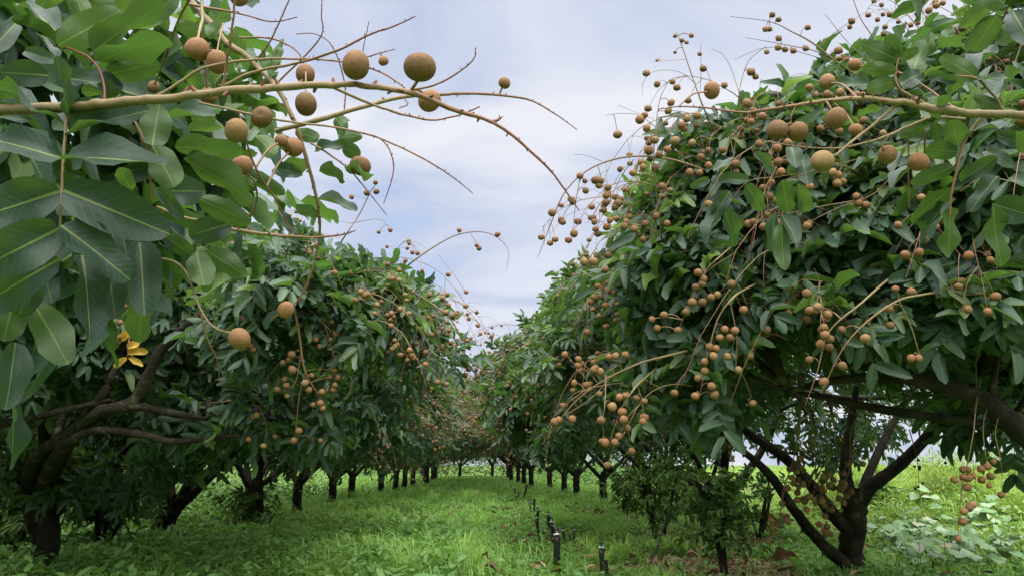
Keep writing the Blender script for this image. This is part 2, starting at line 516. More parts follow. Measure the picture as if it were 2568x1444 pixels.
def orient(D, Nn):
    D = norm(D); Nn = Nn - (Nn * D).sum(-1, keepdims=True) * D
    return D, norm(Nn)


def compound(O, D, U, S, rng, pairs=(3, 4), droop=0.25):
    """pinnate leaves at O along D with upper side U, size S -> leaflets dict, rachis (A,M,B)"""
    n = len(O)
    D, U = orient(D, U)
    B = np.cross(U, D)
    L = 0.20 * S
    np_ = rng.integers(pairs[0], pairs[1] + 1, n)
    base, dr, nr, ln, wd, tn = [], [], [], [], [], []
    tint0 = np.clip(rng.normal(0.40, 0.23, n), 0, 1)
    young = rng.random(n) < 0.11
    tint0 = np.where(young, rng.uniform(0.8, 1.0, n), tint0)
    dz = np.array([0, 0, -1.0])
    for k in range(pairs[1]):
        ok = np.where(k < np_)[0]
        f = 0.38 + 0.62 * (k + 0.0) / np.maximum(np_[ok] - 1, 1)
        for side in (-1, 1):
            m = len(ok)
            ff = (f + rng.uniform(-0.05, 0.05, m))[:, None]
            pos = O[ok] + D[ok] * (L[ok][:, None] * ff) + dz * (droop * L[ok][:, None] * ff ** 2)
            ang = np.radians(rng.normal(62, 9, m) - 30 * (k == np_[ok] - 1))[:, None]
            dd = D[ok] * np.cos(ang) + side * B[ok] * np.sin(ang) + dz * rng.uniform(0.05, 0.5, (m, 1)) * droop * 2 + rng.normal(0, 0.10, (m, 3))
            nn = U[ok] - side * B[ok] * rng.normal(0.10, 0.22, (m, 1)) + rng.normal(0, 0.20, (m, 3))
            dd, nn = orient(dd, nn)
            size = S[ok] * (0.80 + 0.30 * np.minimum(1, (k + 0.6) / np_[ok] * 1.3)) * rng.uniform(0.82, 1.15, m) * 0.118
            base.append(pos); dr.append(dd); nr.append(nn); ln.append(size); wd.append(size * rng.uniform(0.30, 0.41, m))
            tn.append(np.clip(tint0[ok] + rng.normal(0, 0.06, m), 0, 1))
    Lf = dict(base=np.concatenate(base), dir=np.concatenate(dr), nrm=np.concatenate(nr), len=np.concatenate(ln), wid=np.concatenate(wd), tint=np.concatenate(tn))
    E = O + D * L[:, None] + dz * droop * L[:, None]
    Mid = O + D * L[:, None] * 0.5 + dz * droop * L[:, None] * 0.25
    return Lf, (O, Mid, E)


def cat_leaves(*Ls):
    return {k: np.concatenate([l[k] for l in Ls]) for k in ('base', 'dir', 'nrm', 'len', 'wid', 'tint')}


def sub_leaves(L, idx):
    return {k: v[idx] for k, v in L.items()}


def fruit_mesh(name, seg, rings, seed, mat):
    rng = np.random.default_rng(seed)
    V = [(0, 0, 1.0)]
    ph = rng.uniform(0, 6.28, 4); am = rng.uniform(0.02, 0.085, 4)
    for i in range(1, rings):
        a = math.pi * i / rings
        for j in range(seg):
            b = 2 * math.pi * j / seg
            r = 1 + am[0] * math.cos(b + ph[0]) * math.sin(a) + am[1] * math.cos(2 * b + ph[1]) * math.sin(a) + am[2] * math.cos(2 * a + ph[2])
            V.append((r * math.sin(a) * math.cos(b), r * math.sin(a) * math.sin(b), r * math.cos(a) * (0.86 + 0.04 * (seed % 4))))
    V.append((0, 0, -0.95))
    V = np.array(V)
    V[0, 2] = 0.82                                  # dimple under the stalk
    F3, F4 = [], []
    for j in range(seg):
        k = (j + 1) % seg
        F3.append((0, 1 + j, 1 + k))
        e = 1 + (rings - 2) * seg
        F3.append((e + k, e + j, len(V) - 1))
        for i in range(rings - 2):
            a = 1 + i * seg
            F4.append((a + j, a + seg + j, a + seg + k, a + k))
    me = mesh_np(name, V, [np.array(F3), np.array(F4)])
    me.materials.append(mat)
    return me, (V, np.array(F3), np.array(F4))


FR_HI = [fruit_mesh('fruit_big', 20, 14, s, M['fruit1'])[0] for s in (1, 2, 3)]
FR_MD = [fruit_mesh('fruit', 8, 6, s, M['fruit1'])[0] for s in (4, 5, 6)]
FR_TP = [fruit_mesh('fruit_far', 6, 3, s, M['fruit1'])[1] for s in (7, 8)]
LEAF_HI1 = [templ_mesh(t, 'leaf_blade', M['leaf1']) for t in TEMPL_HI]
LEAF_MD1 = [templ_mesh(t, 'leaf_blade', M['leaf1']) for t in TEMPL_MD]
YEL = [templ_mesh(t, 'yellow_blade', M['yellow']) for t in TEMPL_HI[:2]]


def basis(pos, D, Nn, sx, sy, sz):
    B = np.cross(Nn, D)
    m = Matrix.Identity(4)
    for i in range(3):
        m[i][0] = float(D[i] * sx); m[i][1] = float(B[i] * sy); m[i][2] = float(Nn[i] * sz); m[i][3] = float(pos[i])
    return m


def single_leaves(L, idx, meshes, parent, origin, rng, label=None, name='leaf'):
    for i in idx:
        o = bpy.data.objects.new(name, meshes[int(rng.integers(0, len(meshes)))])
        COL.objects.link(o); o.parent = parent
        o.matrix_basis = basis(L['base'][i] - origin, L['dir'][i], L['nrm'][i], L['len'][i], L['wid'][i], L['len'][i])
        if label: o['label'] = label


def single_fruit(P, r, meshes, parent, origin, rng, axis=None):
    o = bpy.data.objects.new('fruit', meshes[int(rng.integers(0, len(meshes)))])
    COL.objects.link(o); o.parent = parent
    z = norm(axis if axis is not None else np.array([0, 0, 1.0]) + rng.normal(0, 0.25, 3))
    x = norm(np.cross(z, [0.3, 0.8, 0.1])); 
    o.matrix_basis = basis(np.asarray(P) - origin, x, z, r, r, r)
    return o


def fruits_mass(Ps, rs, rng):
    Vs, F3s, F4s, Ts, off = [], [], [], [], 0
    for k, (V, F3, F4) in enumerate(FR_TP):
        s = np.arange(k, len(Ps), len(FR_TP))
        if not len(s): continue
        Vs.append((Ps[s][:, None] + V[None] * rs[s][:, None, None]).reshape(-1, 3))
        b = (np.arange(len(s)) * len(V))[:, None, None] + off
        F3s.append((F3[None] + b).reshape(-1, 3)); F4s.append((F4[None] + b).reshape(-1, 4))
        Ts.append(np.repeat(rng.random(len(s)), len(V))); off += len(s) * len(V)
    return mesh_np('fruit_mass', np.concatenate(Vs), [np.concatenate(F3s), np.concatenate(F4s)], tint=np.concatenate(Ts))

# ------------------------------------------------------------------ tree builder
def panicle(S, D, L, nf, rng, fr=0.0128, droop=0.55, bare=3, r0=0.0026, leafy=0.0):
    """fruiting stem -> tubes [(P,r,t0,t1)], fruits [(P,r,axis)]"""
    S = np.asarray(S, float); D = norm(D)
    t = np.linspace(0, 1, 9)[:, None]
    side = norm(np.cross(D, [0, 0, 1.0]) + 1e-6)
    sw = rng.normal(0, 0.10)
    main = S + D * L * (t - 0.10 * t ** 3) + side * sw * L * t ** 2 + np.array([0, 0, -1.0]) * droop * L * t ** 2.2
    main += rng.normal(0, 0.006 * L, main.shape) * t
    tubes = [(main, np.linspace(r0, r0 * 0.28, 9), 0.15, 0.95)]
    fruits = []
    n = max(nf, 0)
    for i in range(n + bare):
        tt = rng.uniform(0.28, 1.0)
        k = min(int(tt * 8), 7); fr_ = tt * 8 - k
        p = main[k] * (1 - fr_) + main[k + 1] * fr_
        tg = norm(main[k + 1] - main[k])
        isf = i < n
        bl = rng.uniform(0.02, 0.085) if isf else rng.uniform(0.06, 0.17)
        d = norm(tg * 0.6 + rng.normal(0, 0.55, 3) + np.array([0, 0, -0.25 if isf else 0.15]))
        e = p + d * bl + np.array([0, 0, -0.45 * bl])
        m = p + d * bl * 0.55 + np.array([0, 0, -0.08 * bl])
        pts = spline([p, m, e], 3)
        tubes.append((pts, np.linspace(r0 * 0.42, r0 * 0.3 if isf else r0 * 0.16, len(pts)), 0.4, 0.8 if isf else 1.0))
        if isf:
            r = fr * rng.uniform(0.80, 1.10)
            ax = norm(m - e)
            fruits.append((e - ax * r * 0.9, r, ax))
    return tubes, fruits


def lobes_on_dome(C, R, top, bot, n, lr, rng, flat=2.3):
    """lobe centres spread over a boxy dome; C centre, R=(rx,ry)"""
    out = []
    ga = math.pi * (3 - math.sqrt(5))
    for i in range(n):
        z = 1 - (i + 0.5) / n * 1.42
        a = i * ga + rng.uniform(-0.25, 0.25)
        q = math.sqrt(max(0, 1 - z * z))
        d = np.array([q * math.cos(a), q * math.sin(a), z])
        d = d / (np.abs(d) ** flat).sum() ** (1 / flat)
        r = lr * rng.uniform(0.6, 1.4)
        h = (top - C[2]) if d[2] > 0 else (C[2] - bot)
        p = C + d * np.array([R[0] - r * 0.8, R[1] - r * 0.8, h - r * 0.6]) * rng.uniform(0.82, 1.10)
        out.append((p, r))
    return out


def tips_of(lobes, C, ntips, rng, zmin):
    P, D = [], []
    cs = np.array([l[0] for l in lobes]); rs = np.array([l[1] for l in lobes])
    for (c, r) in lobes:
        n = int(ntips * (r / rs.mean()) ** 2 * rng.uniform(0.45, 1.35))
        d = norm(rng.normal(0, 1, (n * 2, 3)))
        o = norm(c - C + np.array([0, 0, 0.15]))
        keep = (d @ o > -0.35)
        d = d[keep][:n]
        p = c + d * r * rng.uniform(0.62, 1.08, (len(d), 1)) * np.array([1, 1, 0.85])
        q = ((p[:, None] - cs[None]) / rs[None, :, None])
        deep = (np.sqrt((q ** 2).sum(-1)) < 0.62).sum(1) > 0
        ok = ~deep | (rng.random(len(p)) < 0.18)
        ok &= p[:, 2] > zmin + rng.uniform(-0.12, 0.12, len(p))
        P.append(p[ok]); D.append(norm(d[ok] * 0.55 + o * 0.45 + norm(p[ok] - C) * 0.3))
    return np.concatenate(P), np.concatenate(D)


def whorls(P, D, rng, per=(3, 5), S=1.0):
    """compound leaves round each twig tip"""
    k = rng.integers(per[0], per[1] + 1, len(P))
    idx = np.repeat(np.arange(len(P)), k)
    n = len(idx)
    ax = D[idx]
    a1 = norm(np.cross(ax, np.array([0.21, 0.33, 0.92]))); a2 = np.cross(ax, a1)
    th = rng.uniform(0, 2 * math.pi, n)[:, None]
    radial = a1 * np.cos(th) + a2 * np.sin(th)
    el = np.radians(rng.uniform(28, 85, n))[:, None]
    d = norm(ax * np.cos(el) + radial * np.sin(el) + np.array([0, 0, -0.14]) * rng.uniform(-0.4, 1.4, (n, 1)))
    O = P[idx] - ax * rng.uniform(0, 0.10, (n, 1))
    up = np.array([0, 0, 1.0]) * rng.uniform(0.5, 1.1, (n, 1)) + ax * 0.7 + rng.normal(0, 0.22, (n, 3))
    s = S * rng.uniform(0.75, 1.2, n)
    return compound(O, d, up, s, rng, droop=0.24)


def in_front(P, tol):
    x, y, d = project(P)
    ok = (x > -250) & (x < 2820) & (y > -250) & (y < 1600) & (d > 0.2)
    gx = np.clip(((x + 250) / 22).astype(int), 0, 139); gy = np.clip(((y + 250) / 22).astype(int), 0, 84)
    buf = np.full((140, 85), 1e9)
    np.minimum.at(buf, (gx[ok], gy[ok]), d[ok])
    return ok & (d <= buf[gx, gy] + tol)


def pick_largest(L, place, nmax):
    """the leaves that show largest: in frame, in front within this crown"""
    P = L['base'] + L['dir'] * L['len'][:, None] * 0.5 + place
    x, y, d = project(P)
    size = L['len'] / np.maximum(d, 0.1)
    fac = np.abs((L['nrm'] * norm(CAM - P)).sum(1))
    ok = (x > 10) & (x < 2558) & (y > 10) & (y < 1434) & (d > 0.3)
    gx = np.clip((x / 24).astype(int), 0, 107); gy = np.clip((y / 24).astype(int), 0, 60)
    buf = np.full((108, 61), 1e9)
    np.minimum.at(buf, (gx[ok], gy[ok]), d[ok])
    vis = ok & (d <= buf[gx, gy] + 0.06)
    s = np.where(vis, size * (0.35 + fac), 0)
    order = np.argsort(-s)[:nmax]
    return order[s[order] > 0]


def make_tree(name, label, base, C, R, top, bot, seed, nlobes=24, ntips=38, lr=0.62, templ=TEMPL_MD, group=None, S=1.0,
              fork=0.40, tr=0.075, nlimb=5, n_pan=40, pan_dir=None, pan_fr=(4, 13), fruit='single', n_leaf=300, leaf_meshes=None,
              place=None, extra_lobes=(), trunk_pts=None, limb_pts=(), zmin=None, per=(3, 5), bare=20, auto_limbs=True, lean=(0, 0),
              extra_pan=(), n_fruit=300, cut=None, pan_filter=None, pan_len=(0.26, 0.68), shoots=70, thin=0.14, rachis=False):
    rng = np.random.default_rng(seed)
    base = np.asarray(base, float); C = np.asarray(C, float)
    place = np.zeros(3) if place is None else np.asarray(place, float)   # where the built copy stands, for picking only
    root = empty(name, base, label, 'tree', group)
    O = base
    lobes = lobes_on_dome(C, R, top, bot, nlobes, lr, rng) if nlobes else []
    lobes += [(np.asarray(c, float), r) for c, r in extra_lobes]
    if cut is not None: lobes = [l for l in lobes if not cut(l[0], l[1])]
    # trunk
    tk = Tubes()
    if trunk_pts is None:
        fk = base + np.array([lean[0], lean[1], fork])
        tp = np.array([[*(base + [0, 0, -0.08]), tr * 1.5], [*(base + [lean[0] * .1, lean[1] * .1, 0.04]), tr * 1.18],
                       [*(base + np.array([lean[0] * .5, lean[1] * .5, fork * 0.55]) + rng.normal(0, 0.012, 3)), tr], [*fk, tr * 1.02], [*(fk + [lean[0] * .3, lean[1] * .3, 0.10]), tr * 0.6]])
    else:
        tp = np.array(trunk_pts, float); fk = tp[-2, :3]
    tp = spline(tp, 5)
    tk.add(tp[:, :3], tp[:, 3], 14, lump=0.085, rng=rng)
    tk.build('trunk', M['bark'], root, O)
    # limbs
    ends = []
    if auto_limbs:
        for i in range(nlimb):
            a = 2 * math.pi * (i + rng.uniform(-0.25, 0.25)) / nlimb
            d = np.array([math.cos(a) * R[0], math.sin(a) * R[1], 0])
            e = np.array([C[0], C[1], 0]) + d * rng.uniform(0.45, 0.62) + np.array([0, 0, C[2] + rng.uniform(-0.1, 0.35)])
            m = fk * 0.55 + e * 0.45 + np.array([0, 0, rng.uniform(-0.12, 0.05)]) + rng.normal(0, 0.05, 3)
            q = spline(np.array([[*(fk + [0, 0, -0.05]), tr * 0.62], [*m, tr * 0.46], [*e, tr * 0.27]]), 6)
            t = Tubes(); t.add(q[:, :3], q[:, 3], 8, lump=0.06, rng=rng)
            ends.append((q, t))
    for pts in limb_pts:
        q = spline(np.array(pts, float), 6)
        t = Tubes(); t.add(q[:, :3], q[:, 3], 8, lump=0.06, rng=rng)
        ends.append((q, t))
    if ends:
        for (c, r) in lobes:
            best = min(range(len(ends)), key=lambda i: np.linalg.norm(ends[i][0][:, :3] - c, axis=1).min())
            q, t = ends[best]
            k = int(np.argmin(np.linalg.norm(q[:, :3] - c, axis=1) + 0.02 * np.arange(len(q))[::-1]))
            k = max(k, len(q) // 3)
            s = q[k, :3]
            if np.linalg.norm(s - c) > 1.0: continue
            m = s * 0.5 + c * 0.5 + rng.normal(0, 0.07, 3) + [0, 0, 0.06]
            w = spline(np.array([[*s, min(q[k, 3] * 0.7, 0.026)], [*m, 0.016], [*(c + (c - m) * 0.35), 0.007]]), 5)
            t.add(w[:, :3], w[:, 3], 6, lump=0.08, rng=rng)
        for q, t in ends: t.build('limb', M['bark'], root, O)
    # twigs and leaves
    shoot_lines = []
    P, D = tips_of(lobes, C, ntips, rng, bot if zmin is None else zmin)
    if cut is not None:
        ok = np.array([not cut(p, 0) for p in P]); P, D = P[ok], D[ok]
    # crowns thinned on top and away from the camera to brighten the ground beneath
    o_ = norm(P - C); v_ = norm((CAM - (C + place)) * [1, 1, 0.5])
    ok = (o_ @ v_ > -0.05) & (o_[:, 2] < 0.80)
    ok |= rng.random(len(P)) < np.where(o_ @ v_ > -0.05, 0.45, thin)
    P, D = P[ok], D[ok]
    # longer shoots that break the outline
    ns = min(shoots, len(P))
    if ns:
        od = norm((P - C) * [1, 1, 1.2])
        wsh = np.clip(od[:, 2] + 0.45, 0.03, None); wsh = wsh / wsh.sum()
        pi = rng.choice(len(P), ns, replace=False, p=wsh)
        sp, sd = [], []
        for i in pi:
            d0 = norm(od[i] + rng.normal(0, 0.35, 3) + [0, 0, 0.35]); ln_ = rng.uniform(0.16, 0.42)
            q = np.array([P[i] + d0 * ln_ * t + np.array([0, 0, -0.25]) * ln_ * t * t for t in (0, .35, .7, 1.0)])
            if cut is not None and cut(q[-1], 0): continue
            shoot_lines.append(q)
            for t in (0.55, 0.85, 1.0):
                sp.append(P[i] + d0 * ln_ * t + np.array([0, 0, -0.25]) * ln_ * t * t); sd.append(d0)
        if sp: P = np.concatenate([P, np.array(sp)]); D = np.concatenate([D, np.array(sd)])
    cs = np.array([l[0] for l in lobes])
    near = cs[np.argmin(((P[:, None] - cs[None]) ** 2).sum(-1), 1)]
    tw = Tubes()
    for q in shoot_lines: tw.add(q, [.004, .0032, .0026, .0018], 4, 0.1, 0.2)
    tw.batch(near * 0.75 + P * 0.25, (near + P) / 2 + rng.normal(0, 0.03, P.shape) - D * 0.02, P, 0.0055, 0.0022, 3, 0.1)
    Lf, (a, m_, b) = whorls(P, D, rng, per, S)
    if rachis:
        fr_ = in_front(a + place, 0.2); a, m_, b = a[fr_], m_[fr_], b[fr_]
        tw.batch(a, m_, b, 0.0016, 0.0010, 3, 0.05)
    if leaf_meshes is None: leaf_meshes = LEAF_MD1
    pick = pick_largest(Lf, place, n_leaf) if n_leaf else np.array([], int)
    rest = np.setdiff1d(np.arange(len(Lf['base'])), pick)
    L2 = sub_leaves(Lf, rest)
    front = in_front(L2['base'] + L2['dir'] * L2['len'][:, None] * 0.5 + place, 0.11)   # outer leaves are built finer than inner ones
    lod = list(templ) + (TEMPL_LO if templ is not TEMPL_LO else TEMPL_XS)
    L2['which'] = np.where(front, rng.integers(0, len(templ), len(front)), rng.integers(len(templ), len(lod), len(front)))
    L2['base'] = L2['base'] - O
    cr = link('crown', leaves_mesh('crown', L2, lod, rng), root, M['leaf']); cr['kind'] = 'stuff'
    single_leaves(Lf, pick, leaf_meshes, root, O, rng)
    # fruiting stems
    pans = list(extra_pan)
    if n_pan:
        pd = np.array([0, -0.6, 0]) if pan_dir is None else np.asarray(pan_dir, float)
        outw = norm((P - C) * [1, 1, 0.7])
        wgt = np.clip((outw @ norm(pd)) + 0.35, 0.02, None) * np.where(P[:, 2] < 0.75, 0.25, 1.0)
        if pan_filter is not None: wgt = wgt * np.array([pan_filter(p) for p in P])
        wgt = wgt / wgt.sum()
        for i in rng.choice(len(P), min(n_pan, int((wgt > 0).sum())), replace=False, p=wgt):
            d = norm(outw[i] * [1, 1, 0.3] + norm(pd) * 0.25 + rng.normal(0, 0.25, 3) + [0, 0, 0.42])
            pans.append(panicle(P[i] + d * 0.02, d, rng.uniform(*pan_len), int(rng.integers(*pan_fr)), rng, bare=int(rng.integers(1, 4)), droop=rng.uniform(0.35, 0.95)))
    if bare:
        hi = np.argsort(-(P[:, 2] + 0.6 * rng.random(len(P))))[:max(bare * 4, 1)]
        for i in rng.choice(hi, min(bare, len(hi)), replace=False):
            d = norm(D[i] * [1, 1, .6] + rng.normal(0, 0.4, 3) + [0, 0, 0.5])
            pans.append(panicle(P[i] - d * .08, d, rng.uniform(0.22, 0.48), int(rng.integers(0, 4)), rng, bare=2, droop=rng.uniform(0.2, 0.8), r0=0.0018))
    if fruit == 'single':
        allf = [(j, f) for j, p in enumerate(pans) for f in p[1]]
        if allf:
            FP = np.array([f[1][0] for f in allf]); x, y, d = project(FP + place)
            sc = np.where((x > 0) & (x < 2568) & (y > 0) & (y < 1444), 1 / np.maximum(d, 0.1), 0)
            keep = set(np.argsort(-sc)[:n_fruit].tolist())
        over, nk = [], 0
        for j, (tubes, fr) in enumerate(pans):
            T = Tubes()
            for (pp, rr, t0, t1) in tubes: T.add(pp, rr, 4 if len(pp) > 7 else 3, t0, t1)
            st = T.build('fruiting_stem', M['stem'], root, O)
            for f in fr:
                if nk in keep: single_fruit(f[0], f[1], FR_HI if f[1] * FPX / max(project(f[0][None])[2][0], .1) > 15 else FR_MD, st, O, rng, f[2])
                else: over.append(f)
                nk += 1
        if over:
            o = link('fruit_mass', fruits_mass(np.array([f[0] for f in over]) - O, np.array([f[1] for f in over]), rng), root, M['fruit']); o['kind'] = 'stuff'
    elif pans:
        fs = [f for p in pans for f in p[1]]
        for p in pans:
            for (pp, rr, t0, t1) in p[0]:
                st_ = 2 if len(pp) > 7 else 3
                tw.add(pp[::st_], rr[::st_], 3, 0.45 + 0.3 * t0, 0.5 + 0.4 * t1)
        o = link('fruit_mass', fruits_mass(np.array([f[0] for f in fs]) - O, np.array([f[1] for f in fs]), rng), root, M['fruit']); o['kind'] = 'stuff'
    o = tw.build('twig', M['stem'], root, O); o['kind'] = 'stuff'
    return root


def copy_tree(root, loc, rz, sc, label, skip=('leaf',), group=None):
    r = root.copy(); COL.objects.link(r)
    r.location = [float(v) for v in loc]; r.rotation_euler = (0, 0, rz); r.scale = sc
    r['label'] = label
    for ch in list(root.children):
        if ch.name.split('.')[0] in skip: continue
        c = ch.copy(); COL.objects.link(c); c.parent = r
        for g in list(ch.children):
            d = g.copy(); COL.objects.link(d); d.parent = c
    return r


# ------------------------------------------------------------------ ground
def gz(x, y):
    """ground height: gentle unevenness, a weedy bank beyond the right-hand row"""
    x = np.asarray(x, float); y = np.asarray(y, float)
    h = 0.018 * np.sin(1.7 * x + 0.6) * np.cos(1.3 * y) + 0.012 * np.sin(3.1 * y + 2 * x)
    s = np.clip((x - 3.3 - 0.10 * (y - 5)) / 1.8, 0, 1); e = s * s * (3 - 2 * s)
    fade = np.clip((y - 5.0) / 3.0, 0, 1)
    return h + e * (0.05 + 0.30 * fade * (1 + 0.35 * np.sin(1.1 * x + 0.4 * y)))


def build_ground():
    xs = np.unique(np.concatenate([np.linspace(-8, 10, 76), -8 - np.geomspace(0.4, 500, 22), 10 + np.geomspace(0.4, 500, 22)]))
    ys = np.unique(np.concatenate([np.linspace(-4, 24, 96), -4 - np.geomspace(0.4, 200, 14), 24 + np.geomspace(0.4, 900, 30)]))
    X, Y = np.meshgrid(xs, ys, indexing='ij')
    Z = gz(X, Y)
    V = np.stack([X, Y, Z], -1).reshape(-1, 3)
    nx, ny = len(xs), len(ys)
    i = np.arange(nx - 1)[:, None] * ny + np.arange(ny - 1)[None]
    F = np.stack([i, i + ny, i + ny + 1, i + 1], -1).reshape(-1, 4)
    o = link('ground', mesh_np('ground', V, F), None, M['ground'])
    o['kind'] = 'structure'


build_ground()

MULCH = [(1.60, 5.05, 0.62, 0.85), (1.15, 6.35, 0.30, 0.35), (2.15, 7.0, 0.7, 0.75)]     # x, y, rx, ry patches of bare mulch


def in_mulch(x, y, grow=1.0):
    m = np.zeros(np.shape(x), bool)
    for (a, b, rx, ry) in MULCH:
        m |= ((x - a) / (rx * grow)) ** 2 + ((y - b) / (ry * grow)) ** 2 < 1 + 0.35 * np.sin(9 * x + 7 * y)
    return m


def mulch_patches():
    for k, (a, b, rx, ry) in enumerate(MULCH):
        rng = np.random.default_rng(50 + k)
        n = 28
        V = [(a, b, float(gz(a, b)) + 0.02)]
        for ring in (0.55, 1.0):
            for j in range(n):
                t = 2 * math.pi * j / n
                q = ring * (1 + 0.18 * math.sin(3 * t + k) + 0.1 * math.sin(7 * t)) * (1.12 if ring == 1 else 1)
                x, y = a + rx * q * math.cos(t), b + ry * q * math.sin(t)
                V.append((x, y, float(gz(x, y)) + (0.014 if ring < 1 else 0.004)))
        F3 = [(0, 1 + j, 1 + (j + 1) % n) for j in range(n)]
        F4 = [(1 + j, 1 + n + j, 1 + n + (j + 1) % n, 1 + (j + 1) % n) for j in range(n)]
        o = link('mulch_ground', mesh_np('mulch_ground', np.array(V), [np.array(F3), np.array(F4)]), None, M['soil'])
        o['kind'] = 'structure'
        m = int(1500 * rx * ry * 3.1)
        t = rng.uniform(0, 6.283, m); q = np.sqrt(rng.random(m)) * 1.1
        x, y = a + rx * q * np.cos(t), b + ry * q * np.sin(t)
        L = dict(base=np.stack([x, y, gz(x, y) + rng.uniform(0.012, 0.035, m)], -1), len=rng.uniform(0.02, 0.075, m), tint=rng.random(m))
        L['wid'] = L['len'] * rng.uniform(0.12, 0.5, m)
        az = rng.uniform(0, 6.283, m)
        L['dir'], L['nrm'] = orient(np.stack([np.cos(az), np.sin(az), rng.normal(0, 0.25, m)], -1), np.array([0, 0, 1.0]) + rng.normal(0, 0.35, (m, 3)))
        o = link('leaf_litter', leaves_mesh('leaf_litter', L, TEMPL_LO, rng), None, M['litter'])
        tag(o, ['brown leaf litter heaped round the nearer sapling at lower right', 'small patch of brown dry litter in the grass right of the sprinklers',
                'brown leaf litter further back under the forked tree'][k], 'leaf litter', None, 'stuff')


mulch_patches()


def blades(name, n, xr, yr, hr, wr, seed, label, dens=None, bend=(0.3, 1.0), tint=(0.48, 0.24), lay=None, short=None):
    rng = np.random.default_rng(seed)
    x = rng.uniform(*xr, n); y = rng.uniform(*yr, n)
    keep = ~in_mulch(x, y) | (rng.random(n) < 0.06)
    if dens is not None: keep &= rng.random(n) < dens(x, y)
    x, y = x[keep], y[keep]; n = len(x)
    clump = 0.5 + 0.5 * np.sin(2.3 * x + 1.1 * np.sin(1.7 * y)) * np.cos(1.9 * y + 0.7 * x)
    h = rng.uniform(*hr, n) * (0.55 + 0.75 * clump)
    if short is not None: h = h * short(x, y)
    w = rng.uniform(*wr, n)
    az = rng.uniform(0, 6.283, n)
    if lay is not None: az = np.where(rng.random(n) < 0.7, lay + rng.normal(0, 0.6, n), az)
    d = np.stack([np.cos(az), np.sin(az), np.zeros(n)], -1); s = np.stack([-np.sin(az), np.cos(az), np.zeros(n)], -1)
    b = rng.uniform(*bend, n)[:, None]
    base = np.stack([x, y, gz(x, y) - 0.005], -1)
    up = np.array([0, 0, 1.0])
    H = h[:, None]; W = w[:, None]
    m1 = base + up * H * 0.5 + d * H * b * 0.16
    m2 = base + up * H * (0.86 - 0.18 * b) + d * H * b * 0.52
    t = base + up * H * (0.98 - 0.52 * b) + d * H * b * 1.0
    m1 = base + up * H * (0.62 - 0.06 * b) + d * H * b * 0.26
    V = np.stack([base - s * W * .4, base + s * W * .4, m1 - s * W * .5, m1 + s * W * .5, t], 1).reshape(-1, 3)
    o = (np.arange(n) * 5)[:, None]
    F4 = o + np.array([[0, 1, 3, 2]])
    F3 = o + np.array([[2, 3, 4]])
    tn = np.clip(rng.normal(tint[0], tint[1], n) + 0.18 * (clump - 0.5), 0, 1)
    tn = np.where((tn > 0.93) & (rng.random(n) < 0.6), 0.7, tn)
    ob = link(name, mesh_np(name, V, [F4, F3], tint=np.repeat(tn, 5)), None, M['grass'])
    return tag(ob, label, 'grass', None, 'stuff')


def weeds(name, n, xr, yr, hr, ls, seed, label, mat='weed', dens=None, cat='weeds', per=5, templ=TEMPL_LO, wr=(0.3, 0.5)):
    rng = np.random.default_rng(seed)
    x = rng.uniform(*xr, n); y = rng.uniform(*yr, n)
    keep = ~in_mulch(x, y) | (rng.random(n) < 0.08)
    if dens is not None: keep &= rng.random(n) < dens(x, y)
    x, y = x[keep], y[keep]; n = len(x)
    h = rng.uniform(*hr, n)
    i = np.repeat(np.arange(n), per); m = len(i)
    az = rng.uniform(0, 6.283, m)
    f = rng.random(m) ** 0.6
    r = rng.uniform(0, 0.03, m) + 0.25 * h[i] * rng.random(m)
    px, py = x[i] + r * np.cos(az), y[i] + r * np.sin(az)
    ln = rng.uniform(*ls, m)
    L = dict(base=np.stack([px, py, gz(x, y)[i] + h[i] * f], -1), len=ln, wid=ln * rng.uniform(*wr, m))
    L['dir'], L['nrm'] = orient(np.stack([np.cos(az), np.sin(az), rng.normal(0.35, 0.4, m)], -1), np.array([0, 0, 1.0]) + rng.normal(0, 0.35, (m, 3)))
    tn = np.clip(rng.normal(0.45, 0.2, n), 0, 1)
    L['tint'] = np.clip(tn[i] + rng.normal(0, 0.08, m), 0, 1)
    ob = link(name, leaves_mesh(name, L, templ, rng), None, M[mat])
    return tag(ob, label, cat, None, 'stuff')


path = lambda x, y: 0.35 + 0.65 * np.clip(1 - np.abs(np.abs(x) - 0) / 4.0, 0, 1)
blades('grass', 68000, (-6.0, 3.6), (3.6, 9.0), (0.06, 0.19), (0.004, 0.009), 11, 'short green grass covering the alley between the tree rows nearby', short=lambda x, y: np.where(np.abs(x - 0.42 - 0.035 * (y - 5)) < 0.55, 0.34, 1.0))
blades('grass', 46000, (-6.5, 4.5), (9.0, 18.0), (0.06, 0.16), (0.007, 0.013), 12, 'green grass further along the alley floor')
blades('grass', 20000, (-9, 7), (18.0, 46.0), (0.07, 0.18), (0.018, 0.035), 13, 'green grass at the far end of the alley')
tuft = lambda x, y: np.exp(-(((x + 0.45) / 0.5) ** 2 + ((y - 5.6) / 1.1) ** 2)) + 0.7 * np.exp(-(((x - 0.1) / 0.5) ** 2 + ((y - 5.1) / 0.6) ** 2)) + 0.25 * np.exp(-(((x + 0.2) / 0.7) ** 2 + ((y - 8) / 1.5) ** 2))
blades('grass', 14000, (-2.2, 1.2), (3.8, 9.5), (0.16, 0.34), (0.004, 0.008), 14, 'taller pale green grass arching over in the middle of the alley', dens=tuft, bend=(0.6, 1.1), tint=(0.72, 0.12), lay=2.9)
weeds('weeds', 9500, (-5.5, -0.1), (3.8, 8.5), (0.04, 0.20), (0.04, 0.09), 21, 'small broad leaved weeds in the grass under the left trees')
